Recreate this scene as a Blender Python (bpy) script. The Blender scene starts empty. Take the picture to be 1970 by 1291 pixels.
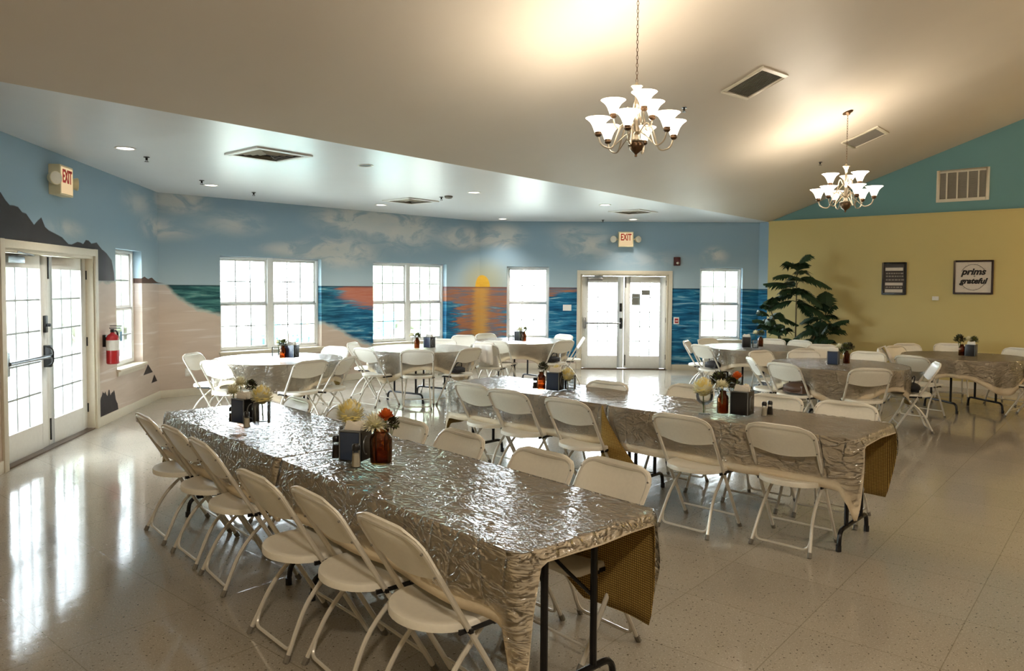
import bpy, bmesh, math, random
from mathutils import Vector, Matrix, noise
PI = math.pi
random.seed(7)
sc = bpy.context.scene
COL = sc.collection

# ------------------------------------------------------------------ camera model
F = 1430.0; H = 1.66; CX, CY = 985.0, 645.5
PITCH = math.radians(2.4); ROLL = 0.0075
SH = 551.0 + F*math.tan(PITCH) - CY
def ray(x, y):
    u = (x-CX)/F; v = -(y-CY-SH)/F
    c, s = math.cos(ROLL), math.sin(ROLL)
    u2 = u*c - v*s; v2 = u*s + v*c
    return Vector((u2, math.cos(PITCH)+v2*math.sin(PITCH), -math.sin(PITCH)+v2*math.cos(PITCH)))
EYE = Vector((0, 0, H))
def atz(x, y, z=0.0):
    r = ray(x, y); return EYE + r*((z-H)/r.z)
def atwall(x, y, p, q, off=0.0):
    r = ray(x, y); n = Vector((-(q[1]-p[1]), q[0]-p[0], 0)).normalized()
    P = Vector((p[0], p[1], 0)) + n*off
    return EYE + r*((n.dot(P)-n.x*EYE.x-n.y*EYE.y)/(n.x*r.x+n.y*r.y))
cam = bpy.data.cameras.new('camera'); co = bpy.data.objects.new('camera', cam); COL.objects.link(co)
cam.sensor_fit = 'HORIZONTAL'; cam.sensor_width = 36.0; cam.lens = F*36.0/1970.0
cam.shift_y = SH/1970.0; cam.clip_start = 0.05; cam.clip_end = 300
co.matrix_world = Matrix.Translation(EYE) @ Matrix.Rotation(PI/2-PITCH, 4, 'X') @ Matrix.Rotation(ROLL, 4, 'Z')
sc.camera = co

# ------------------------------------------------------------------ materials
def srgb(r, g, b):
    f = lambda c: (c/255.0)/12.92 if c <= 10.3 else (((c/255.0)+0.055)/1.055)**2.4
    return (f(r), f(g), f(b), 1.0)
class NT:
    def __init__(s, name):
        s.m = bpy.data.materials.new(name); s.m.use_nodes = True
        s.t = s.m.node_tree; s.t.nodes.clear()
        s.out = s.t.nodes.new('ShaderNodeOutputMaterial')
    def n(s, typ, **kw):
        nd = s.t.nodes.new(typ)
        for k, v in kw.items(): setattr(nd, k, v)
        return nd
    def set(s, sock, v):
        if isinstance(v, bpy.types.NodeSocket): s.t.links.new(v, sock)
        else:
            if hasattr(sock.default_value, '__len__') and not hasattr(v, '__len__'): v = (v,)*len(sock.default_value)
            if hasattr(sock.default_value, '__len__') and len(sock.default_value) == 3 and len(v) == 4: v = v[:3]
            sock.default_value = v
    def math(s, op, a, b=0.0, c=0.0, clamp=False):
        nd = s.n('ShaderNodeMath', operation=op); nd.use_clamp = clamp
        s.set(nd.inputs[0], a); s.set(nd.inputs[1], b)
        if op in ('MULTIPLY_ADD', 'COMPARE', 'SMOOTH_MIN', 'SMOOTH_MAX'): s.set(nd.inputs[2], c)
        return nd.outputs[0]
    def mr(s, v, a, b, c=0.0, d=1.0, smooth=True):
        nd = s.n('ShaderNodeMapRange', interpolation_type='SMOOTHSTEP' if smooth else 'LINEAR')
        s.set(nd.inputs[0], v)
        for i, q in enumerate((a, b, c, d)): s.set(nd.inputs[i+1], q)
        return nd.outputs[0]
    def mix(s, f, a, b, blend='MIX'):
        nd = s.n('ShaderNodeMix', data_type='RGBA', blend_type=blend)
        s.set(nd.inputs[0], f); s.set(nd.inputs[6], a); s.set(nd.inputs[7], b)
        return nd.outputs[2]
    def noise(s, vec, scale, detail=3.0, rough=0.5, dist=0.0):
        nd = s.n('ShaderNodeTexNoise'); s.set(nd.inputs['Vector'], vec)
        nd.inputs['Scale'].default_value = scale; nd.inputs['Detail'].default_value = detail
        nd.inputs['Roughness'].default_value = rough; nd.inputs['Distortion'].default_value = dist
        return nd.outputs['Fac']
    def vmul(s, v, sc_, add=(0, 0, 0)):
        nd = s.n('ShaderNodeVectorMath', operation='MULTIPLY_ADD')
        s.set(nd.inputs[0], v); nd.inputs[1].default_value = sc_; nd.inputs[2].default_value = add
        return nd.outputs[0]
    def ramp(s, f, stops, interp='LINEAR'):
        nd = s.n('ShaderNodeValToRGB'); s.set(nd.inputs[0], f); e = nd.color_ramp; e.interpolation = interp
        while len(e.elements) < len(stops): e.elements.new(0.5)
        for i, (p, c) in enumerate(stops):
            e.elements[i].position = p
            e.elements[i].color = c if hasattr(c, '__len__') else (c, c, c, 1)
        return nd.outputs[0]
    def bump(s, h, strength=0.3, dist=0.01):
        nd = s.n('ShaderNodeBump'); s.set(nd.inputs['Height'], h)
        nd.inputs['Strength'].default_value = strength; nd.inputs['Distance'].default_value = dist
        return nd.outputs[0]
    def pbr(s, color, rough=0.5, metal=0.0, spec=0.5, normal=None, **kw):
        b = s.n('ShaderNodeBsdfPrincipled')
        s.set(b.inputs['Base Color'], color); s.set(b.inputs['Roughness'], rough)
        s.set(b.inputs['Metallic'], metal); s.set(b.inputs['Specular IOR Level'], spec)
        if normal is not None: s.t.links.new(normal, b.inputs['Normal'])
        for k, v in kw.items(): s.set(b.inputs[k.replace('_', ' ')], v)
        s.t.links.new(b.outputs[0], s.out.inputs[0]); return b
    def obj(s): return s.n('ShaderNodeTexCoord').outputs['Object']
    def uv(s): return s.n('ShaderNodeTexCoord').outputs['UV']
def simple(name, rgb, rough=0.5, metal=0.0, spec=0.5, vary=0.06, nscale=30.0, bump=0.0, **kw):
    t = NT(name); c = srgb(*rgb); f = t.noise(t.obj(), nscale, 3)
    d = tuple(max(0, x*(1-vary)) for x in c[:3])+(1,); e = tuple(min(1, x*(1+vary)) for x in c[:3])+(1,)
    col = t.mix(f, d, e)
    t.pbr(col, rough, metal, spec, normal=t.bump(f, bump, 0.005) if bump else None, **kw)
    return t.m
M = {}
M['plastic'] = simple('chair_plastic', (232, 228, 216), 0.38, nscale=60, bump=0.05)
M['tube'] = simple('painted_tube', (214, 209, 197), 0.3, 0.15, nscale=40)
M['foot'] = simple('grey_foot', (120, 115, 105), 0.6)
M['black_metal'] = simple('black_metal', (20, 19, 20), 0.32, 0.3)
M['trim'] = simple('trim_paint', (214, 205, 186), 0.4)
M['white'] = simple('white_paint', (236, 236, 232), 0.4)
M['vinyl'] = simple('window_vinyl', (240, 241, 240), 0.35)
M['muntin'] = simple('muntin_grey', (165, 172, 174), 0.4)
M['dark'] = simple('dark_recess', (34, 33, 32), 0.7)
M['nickel'] = simple('brushed_nickel', (190, 178, 158), 0.28, 0.9)
M['bronze'] = simple('dark_bronze', (92, 70, 50), 0.3, 0.8)
M['black'] = simple('black_plastic', (18, 18, 20), 0.3)
M['navy'] = simple('navy_plastic', (52, 66, 92), 0.25)
M['edge'] = simple('holder_edge', (120, 125, 130), 0.3, 0.4)
M['paper'] = simple('paper_white', (240, 236, 228), 0.8)
M['red'] = simple('red_paint', (165, 20, 28), 0.3)
M['darkred'] = simple('dark_red', (70, 12, 18), 0.4)
M['steel'] = simple('steel', (165, 170, 175), 0.25, 0.9)
M['signbody'] = simple('sign_body', (216, 205, 170), 0.5)
M['signred'] = simple('sign_red', (190, 30, 20), 0.5)
M['lens'] = simple('lamp_lens', (225, 220, 205), 0.15)
M['cream'] = simple('mum_petal', (250, 243, 218), 0.7, vary=0.12, nscale=90)
M['creamcore'] = simple('mum_core', (240, 224, 150), 0.7, vary=0.15, nscale=90)
M['yellow'] = simple('dahlia_petal', (236, 230, 140), 0.7, vary=0.12, nscale=90)
M['orange'] = simple('orange_petal', (214, 104, 32), 0.7, vary=0.2, nscale=90)
M['leafdark'] = simple('dark_leaf', (50, 46, 22), 0.6, vary=0.4, nscale=60)
M['leaf'] = simple('green_leaf', (88, 96, 42), 0.6, vary=0.3, nscale=60)
M['stem'] = simple('flower_stem', (74, 92, 40), 0.6)
M['palm'] = simple('palm_leaf', (28, 56, 26), 0.65, vary=0.35, nscale=12)
M['palmtrunk'] = simple('palm_trunk', (96, 84, 54), 0.7, vary=0.3, nscale=40)
M['basket'] = simple('basket', (110, 80, 50), 0.8, vary=0.4, nscale=90, bump=0.5)
M['frame'] = simple('dark_frame', (44, 24, 18), 0.4)
M['art'] = simple('art_paper', (212, 202, 190), 0.7)
M['artdark'] = simple('art_dark', (52, 42, 34), 0.6)
M['ink'] = simple('ink', (22, 20, 20), 0.7)
M['artgrey'] = simple('art_grey', (150, 140, 128), 0.7)
M['grille'] = simple('grille_recess', (150, 142, 128), 0.6)
M['brownbag'] = simple('brown_leather', (84, 60, 44), 0.5, bump=0.3)
M['blackbag'] = simple('black_fabric', (26, 26, 30), 0.7, bump=0.3)
M['whitecloth'] = simple('white_knit', (236, 232, 226), 0.9, bump=0.4)
M['teal'] = simple('teal_plastic', (60, 190, 200), 0.4)
M['bark'] = simple('bark', (96, 80, 62), 0.9, bump=0.6)
M['foliage'] = simple('foliage', (150, 158, 138), 0.8, vary=0.35, nscale=6)
M['wood'] = simple('weathered_wood', (150, 128, 108), 0.7)
M['hose'] = simple('rubber_black', (22, 22, 24), 0.5)
M['label'] = simple('label_white', (225, 222, 215), 0.5)
M['bluetag'] = simple('blue_tag', (80, 130, 165), 0.5)
M['rock'] = simple('base_black', (30, 30, 32), 0.6)

# clear / coloured glass
def glass(name, col, dens=0.25, rough=0.03):
    t = NT(name)
    tr = t.n('ShaderNodeBsdfTransparent'); t.set(tr.inputs[0], col)
    gl = t.n('ShaderNodeBsdfGlossy'); gl.inputs['Roughness'].default_value = rough
    fr = t.n('ShaderNodeFresnel'); fr.inputs[0].default_value = 1.45
    fac = t.math('MULTIPLY', fr.outputs[0], 0.85)
    mx = t.n('ShaderNodeMixShader'); t.set(mx.inputs[0], fac)
    t.t.links.new(tr.outputs[0], mx.inputs[1]); t.t.links.new(gl.outputs[0], mx.inputs[2])
    t.t.links.new(mx.outputs[0], t.out.inputs[0]); return t.m
M['glass'] = glass('window_glass', (0.97, 0.985, 0.98, 1))
M['clear'] = glass('clear_glass', (0.93, 0.94, 0.94, 1))
M['amber'] = glass('amber_glass', srgb(196, 156, 116))
M['pepper'] = simple('pepper', (52, 42, 30), 0.8, vary=0.5, nscale=400)
M['salt'] = simple('salt', (225, 214, 190), 0.9)

# crinkled clear plastic
t = NT('crinkled_plastic')
uvv = t.uv()
w1 = t.noise(t.vmul(uvv, (7, 17, 1)), 1.0, 2.5, 0.55, 1.1)
w2 = t.noise(t.vmul(uvv, (30, 46, 1)), 1.0, 2, 0.5, 1.6)
vo = t.n('ShaderNodeTexVoronoi', feature='DISTANCE_TO_EDGE'); t.set(vo.inputs['Vector'], t.vmul(uvv, (5, 3.4, 1))); vo.inputs['Scale'].default_value = 1.3
rid = t.math('ABSOLUTE', t.math('SUBTRACT', w1, 0.5))
hgt = t.math('ADD', t.math('MULTIPLY', t.mr(rid, 0.0, 0.09), -0.9), t.math('MULTIPLY', w2, 0.5))
hgt = t.math('ADD', hgt, t.math('MULTIPLY', t.mr(vo.outputs['Distance'], 0, 0.06), 0.5))
bp = t.bump(hgt, 0.85, 0.011)
tr = t.n('ShaderNodeBsdfTransparent'); tr.inputs[0].default_value = (0.99, 0.985, 0.975, 1)
gl = t.n('ShaderNodeBsdfGlossy'); gl.inputs['Roughness'].default_value = 0.10; t.t.links.new(bp, gl.inputs['Normal'])
fr = t.n('ShaderNodeFresnel'); fr.inputs[0].default_value = 1.5; t.t.links.new(bp, fr.inputs['Normal'])
mx = t.n('ShaderNodeMixShader'); t.set(mx.inputs[0], t.math('ADD', t.math('MULTIPLY', fr.outputs[0], 0.95), 0.05))
t.t.links.new(tr.outputs[0], mx.inputs[1]); t.t.links.new(gl.outputs[0], mx.inputs[2]); t.t.links.new(mx.outputs[0], t.out.inputs[0])
M['cover'] = t.m

# tablecloth: taupe face, gold waffle flannel backing
t = NT('cloth_taupe')
uvv = t.uv(); f1 = t.noise(t.vmul(uvv, (6, 6, 1)), 1.0, 4, 0.6)
f2 = t.noise(t.vmul(uvv, (60, 60, 1)), 1.0, 3, 0.6)
c = t.mix(f1, srgb(222, 206, 178), srgb(238, 225, 202))
c = t.mix(t.math('MULTIPLY', f2, 0.35), c, srgb(190, 168, 130))
t.pbr(c, 0.5, 0, 0.4, normal=t.bump(f2, 0.15, 0.004)); M['cloth'] = t.m
t = NT('cloth_backing')
br = t.n('ShaderNodeTexBrick'); t.set(br.inputs['Vector'], t.vmul(t.uv(), (1, 1, 1)))
br.offset = 0.0; br.inputs['Scale'].default_value = 1.0
br.inputs['Brick Width'].default_value = 0.0105; br.inputs['Row Height'].default_value = 0.0105
br.inputs['Mortar Size'].default_value = 0.0020; br.inputs['Mortar Smooth'].default_value = 0.3
br.inputs['Color1'].default_value = srgb(190, 158, 88); br.inputs['Color2'].default_value = srgb(178, 146, 78)
br.inputs['Mortar'].default_value = srgb(92, 70, 34)
t.pbr(br.outputs[0], 0.8, 0, 0.2); M['backing'] = t.m

# floor: waxed speckled vinyl tile
t = NT('vinyl_tile_floor')
ob = t.obj(); mp = t.n('ShaderNodeMapping'); t.set(mp.inputs['Vector'], ob); mp.inputs['Rotation'].default_value = (0, 0, math.radians(-49.9))
v3 = mp.outputs[0]
big = t.noise(ob, 1.2, 4, 0.6); fine = t.noise(ob, 60, 3, 0.6); sp = t.noise(ob, 70, 2, 0.4)
base = t.mix(big, srgb(146, 139, 127), srgb(166, 159, 146))
base = t.mix(t.math('MULTIPLY', fine, 0.35), base, srgb(190, 180, 162))
base = t.mix(t.mr(sp, 0.655, 0.70), base, srgb(78, 68, 54))
sp2 = t.noise(ob, 130, 1, 0.4)
base = t.mix(t.math('MULTIPLY', t.mr(sp2, 0.60, 0.68), 0.5), base, srgb(206, 198, 184))
br = t.n('ShaderNodeTexBrick'); t.set(br.inputs['Vector'], v3); br.offset = 0.0; br.inputs['Scale'].default_value = 1.0
br.inputs['Brick Width'].default_value = 0.61; br.inputs['Row Height'].default_value = 0.61
br.inputs['Mortar Size'].default_value = 0.0028; br.inputs['Mortar Smooth'].default_value = 0.2
br.inputs['Color1'].default_value = (0.93, 0.93, 0.93, 1); br.inputs['Color2'].default_value = (1, 1, 1, 1); br.inputs['Mortar'].default_value = (0.7, 0.68, 0.64, 1)
base = t.mix(1.0, base, br.outputs[0], 'MULTIPLY')
scuff = t.noise(t.vmul(v3, (2, 26, 1)), 1.0, 4, 0.7)
rg = t.math('ADD', 0.085, t.math('MULTIPLY', t.mr(scuff, 0.45, 0.75), 0.09))
hh = t.math('ADD', t.math('MULTIPLY', t.noise(ob, 9, 3, 0.6), 0.7), t.math('MULTIPLY', br.outputs['Fac'], -0.5))
t.pbr(base, rg, 0, 0.55, normal=t.bump(hh, 0.10, 0.006)); M['floor'] = t.m

# ceilings
t = NT('ceiling_satin'); t.pbr(t.mix(t.noise(t.obj(), 3, 3), srgb(224, 228, 234), srgb(229, 233, 239)), 0.34, 0, 0.6); M['ceil'] = t.m
t = NT('vault_satin'); t.pbr(t.mix(t.noise(t.obj(), 2, 3), srgb(196, 186, 172), srgb(202, 192, 178)), 0.5, 0, 0.45); M['vault'] = t.m
M['yellowwall'] = simple('yellow_wall', (196, 178, 116), 0.55, vary=0.04, nscale=1.5)
M['tealwall'] = simple('teal_wall', (98, 140, 142), 0.6, vary=0.03, nscale=1.5)
M['plainwall'] = simple('plain_wall', (188, 178, 150), 0.6, vary=0.03, nscale=1.5)
def emis(name, rgb, strength):
    t = NT(name); e = t.n('ShaderNodeEmission'); e.inputs[0].default_value = srgb(*rgb); e.inputs[1].default_value = strength
    t.t.links.new(e.outputs[0], t.out.inputs[0]); return t.m
M['shade'] = emis('lit_frosted_shade', (255, 240, 216), 4.0)
M['down'] = emis('lit_downlight', (255, 246, 228), 6.0)
M['signlit'] = emis('sign_face_lit', (248, 216, 168), 0.55)
M['grass'] = simple('lawn', (200, 201, 188), 0.9, vary=0.2, nscale=3)
M['patio'] = simple('patio', (214, 210, 200), 0.9)

# ------------------------------------------------------------------ mesh builder
class MB:
    def __init__(s): s.v = []; s.f = []; s.mi = []; s.uv = {}
    def add(s, vs, fs, mi=0, T=None, uvs=None):
        b = len(s.v)
        for p in vs:
            p = Vector(p); s.v.append(T @ p if T else p)
        for k, f in enumerate(fs):
            if uvs: s.uv[len(s.f)] = [uvs[i] for i in f]
            s.f.append([b+i for i in f]); s.mi.append(mi)
        return s
    def box(s, c, d, mi=0, T=None):
        x, y, z = c; a, b, h = d[0]/2, d[1]/2, d[2]/2
        vs = [(x+i*a, y+j*b, z+k*h) for k in (-1, 1) for j in (-1, 1) for i in (-1, 1)]
        return s.add(vs, [(0, 2, 3, 1), (4, 5, 7, 6), (0, 1, 5, 4), (2, 6, 7, 3), (0, 4, 6, 2), (1, 3, 7, 5)], mi, T)
    def tube(s, pts, r, n=8, mi=0, T=None, closed=False, cap=True):
        P = [Vector(p) for p in pts]; R = r if hasattr(r, '__len__') else [r]*len(P)
        up = None; vs = []; m = len(P)
        for i, p in enumerate(P):
            if closed: tg = (P[(i+1) % m]-P[i-1])
            else: tg = P[min(i+1, m-1)]-P[max(i-1, 0)]
            tg.normalize()
            if up is None:
                up = Vector((0, 0, 1)) if abs(tg.z) < 0.9 else Vector((1, 0, 0))
            up = (up-tg*up.dot(tg)).normalized(); sd = tg.cross(up)
            for k in range(n):
                a = 2*PI*k/n; vs.append(p+(up*math.cos(a)+sd*math.sin(a))*R[i])
        fs = []
        for i in range(m if closed else m-1):
            j = (i+1) % m
            for k in range(n):
                l = (k+1) % n; fs.append((i*n+k, i*n+l, j*n+l, j*n+k))
        if cap and not closed:
            fs.append(tuple(range(n-1, -1, -1))); fs.append(tuple((m-1)*n+k for k in range(n)))
        return s.add(vs, fs, mi, T)
    def lathe(s, prof, n=20, mi=0, T=None, cap=True):
        vs = []; fs = []; m = len(prof)
        for r, z in prof:
            for k in range(n):
                a = 2*PI*k/n; vs.append((r*math.cos(a), r*math.sin(a), z))
        for i in range(m-1):
            for k in range(n):
                l = (k+1) % n; fs.append((i*n+k, i*n+l, (i+1)*n+l, (i+1)*n+k))
        if cap:
            if prof[0][0] > 1e-4: fs.append(tuple(range(n-1, -1, -1)))
            if prof[-1][0] > 1e-4: fs.append(tuple((m-1)*n+k for k in range(n)))
        return s.add(vs, fs, mi, T)
    def ball(s, c, r, n=10, m=7, mi=0, T=None):
        prof = [(max(1e-5, math.sin(PI*i/m)), -math.cos(PI*i/m)) for i in range(m+1)]
        rr = r if hasattr(r, '__len__') else (r, r, r)
        T2 = Matrix.Translation(c) @ Matrix.Diagonal((rr[0], rr[1], rr[2], 1))
        return s.lathe(prof, n, mi, (T @ T2) if T else T2, cap=False)
    def build(s, name, mats, parent=None, bevel=0.0, smooth=True, T=None, ang=38):
        me = bpy.data.meshes.new(name)
        me.from_pydata([tuple(v) for v in s.v], [], s.f)
        if s.uv:
            ul = me.uv_layers.new(name='UVMap')
            for pi, p in enumerate(me.polygons):
                if pi in s.uv:
                    for li, uvc in zip(p.loop_indices, s.uv[pi]): ul.data[li].uv = uvc
        if not isinstance(mats, (list, tuple)): mats = [mats]
        for m in mats: me.materials.append(M[m] if isinstance(m, str) else m)
        for p, k in zip(me.polygons, s.mi): p.material_index = k
        if bevel > 0:
            bm = bmesh.new(); bm.from_mesh(me)
            bmesh.ops.remove_doubles(bm, verts=bm.verts, dist=1e-6)
            ed = [e for e in bm.edges if len(e.link_faces) == 2 and e.calc_face_angle(0) > 0.5]
            bmesh.ops.bevel(bm, geom=ed, offset=bevel, segments=2, affect='EDGES', profile=0.7)
            bm.to_mesh(me); bm.free()
        me.validate(); me.update()
        if smooth:
            me.polygons.foreach_set('use_smooth', [True]*len(me.polygons))
            me.set_sharp_from_angle(angle=math.radians(ang))
        o = bpy.data.objects.new(name, me); COL.objects.link(o)
        if parent: o.parent = parent
        if T: o.matrix_world = T
        return o
def fillet(pts, r, seg=5):
    P = [Vector(p) for p in pts]; out = [P[0]]
    for i in range(1, len(P)-1):
        a = (P[i-1]-P[i]); b = (P[i+1]-P[i]); rr = min(r, a.length*0.49, b.length*0.49)
        A = P[i]+a.normalized()*rr; B = P[i]+b.normalized()*rr
        for k in range(seg+1):
            q = k/seg; out.append(A*(1-q)**2+P[i]*2*q*(1-q)+B*q*q)
    out.append(P[-1]); return out
def tag(o, label=None, cat=None, group=None, kind=None):
    if label: o['label'] = label
    if cat: o['category'] = cat
    if group: o['group'] = group
    if kind: o['kind'] = kind
    return o
def thing(name, loc, rz=0.0, label=None, cat=None, group=None, kind=None, M4=None):
    o = bpy.data.objects.new(name, None); COL.objects.link(o); o.empty_display_size = 0.1
    if M4 is not None: o.matrix_world = M4
    else: o.location = loc; o.rotation_euler = (0, 0, rz)
    return tag(o, label, cat, group, kind)
def kids(o): return [c for c in bpy.data.objects if c.parent == o]
def dup(src, loc, rz, label=None, cat=None, group=None, tree=None):
    r = src.copy(); COL.objects.link(r); r.location = loc; r.rotation_euler = (0, 0, rz)
    if label: r['label'] = label
    if cat: r['category'] = cat
    if group: r['group'] = group
    for ch, gs in tree:
        c = ch.copy(); COL.objects.link(c); c.parent = r
        for g in gs:
            d = g.copy(); COL.objects.link(d); d.parent = c
    return r
def tree_of(o): return [(c, kids(c)) for c in kids(o)]
def frame_m(p, u, n):   # local X=u, Y=n, Z=up
    u = Vector(u).normalized(); n = Vector(n).normalized()
    return Matrix(((u.x, n.x, 0, p[0]), (u.y, n.y, 0, p[1]), (u.z, n.z, 1, p[2]), (0, 0, 0, 1)))
def text_mesh(name, body, size, mat, T, parent, depth=0.003, shear=0.0, bold=0.0, align='CENTER'):
    cu = bpy.data.curves.new(name, 'FONT'); cu.body = body; cu.size = size; cu.extrude = depth; cu.offset = bold
    cu.align_x = align; cu.align_y = 'CENTER'; cu.shear = shear; cu.resolution_u = 3
    tmp = bpy.data.objects.new('tmp', cu); COL.objects.link(tmp)
    dg = bpy.context.evaluated_depsgraph_get()
    me = bpy.data.meshes.new_from_object(tmp.evaluated_get(dg)); bpy.data.objects.remove(tmp)
    me.name = name; me.transform(T); me.materials.clear(); me.materials.append(M[mat])
    o = bpy.data.objects.new(name, me); COL.objects.link(o); o.parent = parent
    return o

# ------------------------------------------------------------------ room plan
CZ = 2.97; SL = 0.35
B = Vector((-5.10, 10.72, 0)); A = Vector((-0.66, 15.05, 0)); R1 = Vector((4.93, 14.90, 0))
Lp = Vector((-4.45, 6.55, 0)); ld = (Lp-B).normalized()
e0 = atz(0, 157, CZ); e1 = atz(1436, 421, CZ)*0.985
E0 = Vector((e0.x, e0.y, 0)); ed = Vector((e1.x-e0.x, e1.y-e0.y, 0)).normalized(); en = Vector((ed.y, -ed.x, 0))
r2 = Vector((5.18, 14.63, 0)); R2 = E0+ed*((r2-E0).dot(ed)); S2 = (R2-E0).dot(ed)
def vz(P): return CZ+SL*(P-E0).dot(en)
def atvault(x, y):
    r = ray(x, y); nn = Vector((-SL*en.x, -SL*en.y, 1)); d = CZ-SL*(E0.x*en.x+E0.y*en.y)
    tt = (d-nn.dot(EYE))/nn.dot(r); return EYE+r*tt
# left wall / eave intersection
def isect(p, d, q, e):
    k = ((q-p).x*e.y-(q-p).y*e.x)/(d.x*e.y-d.y*e.x); return p+d*k
EL = isect(B, ld, E0, ed); LEND = B+ld*17.0

def mb_wall(p, q, z1, holes, uoff, flip, mat, name, depth=0.19, mi_rev=0, kind='structure', z0=0.0):
    """wall from p to q; room side is to the right of p->q when flip=False"""
    L = (q-p).length; u = (q-p).normalized(); n = Vector((-u.y, u.x, 0))  # outward = left of p->q
    if flip: n = -n
    mb = MB()
    us = sorted(set([0, L]+[h[0] for h in holes]+[h[1] for h in holes])); zs = sorted(set([z0, z1]+[h[2] for h in holes]+[h[3] for h in holes]))
    for i in range(len(us)-1):
        for j in range(len(zs)-1):
            a, b, c, d = us[i], us[i+1], zs[j], zs[j+1]
            um, zm = (a+b)/2, (c+d)/2
            if any(h[0] < um < h[1] and h[2] < zm < h[3] for h in holes): continue
            for dd in (0, depth):
                vs = [p+u*a+n*dd+Vector((0, 0, c)), p+u*b+n*dd+Vector((0, 0, c)), p+u*b+n*dd+Vector((0, 0, d)), p+u*a+n*dd+Vector((0, 0, d))]
                mb.add(vs, [(0, 1, 2, 3)], 0, None, [(uoff+a, c), (uoff+b, c), (uoff+b, d), (uoff+a, d)])
    for h in holes:
        a, b, c, d = h[:4]
        for (s0, s1) in (((a, c), (a, d)), ((b, c), (b, d)), ((a, c), (b, c)), ((a, d), (b, d))):
            if s0[1] == s1[1] and s0[1] <= 0.001: continue
            vs = [p+u*s0[0]+Vector((0, 0, s0[1])), p+u*s1[0]+Vector((0, 0, s1[1])), p+u*s1[0]+n*depth+Vector((0, 0, s1[1])), p+u*s0[0]+n*depth+Vector((0, 0, s0[1]))]
            mb.add(vs, [(0, 1, 2, 3)], 0, None, [(uoff+s0[0], s0[1]), (uoff+s1[0], s1[1]), (uoff+s1[0], s1[1]), (uoff+s0[0], s0[1])])
    o = mb.build(name, mat, smooth=False); o['kind'] = kind
    return u, n
LB = (A-B).length; LK = (R1-A).length
def um(x, y, w):   # mural coordinates of a pixel
    if w == 'L': P = atwall(x, y, (B.x, B.y), (Lp.x, Lp.y)); return -(Vector((P.x, P.y, 0))-B).length, P.z
    if w == 'B': P = atwall(x, y, (B.x, B.y), (A.x, A.y)); return (Vector((P.x, P.y, 0))-B).length, P.z
    P = atwall(x, y, (A.x, A.y), (R1.x, R1.y)); return LB+(Vector((P.x, P.y, 0))-A).length, P.z

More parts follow.
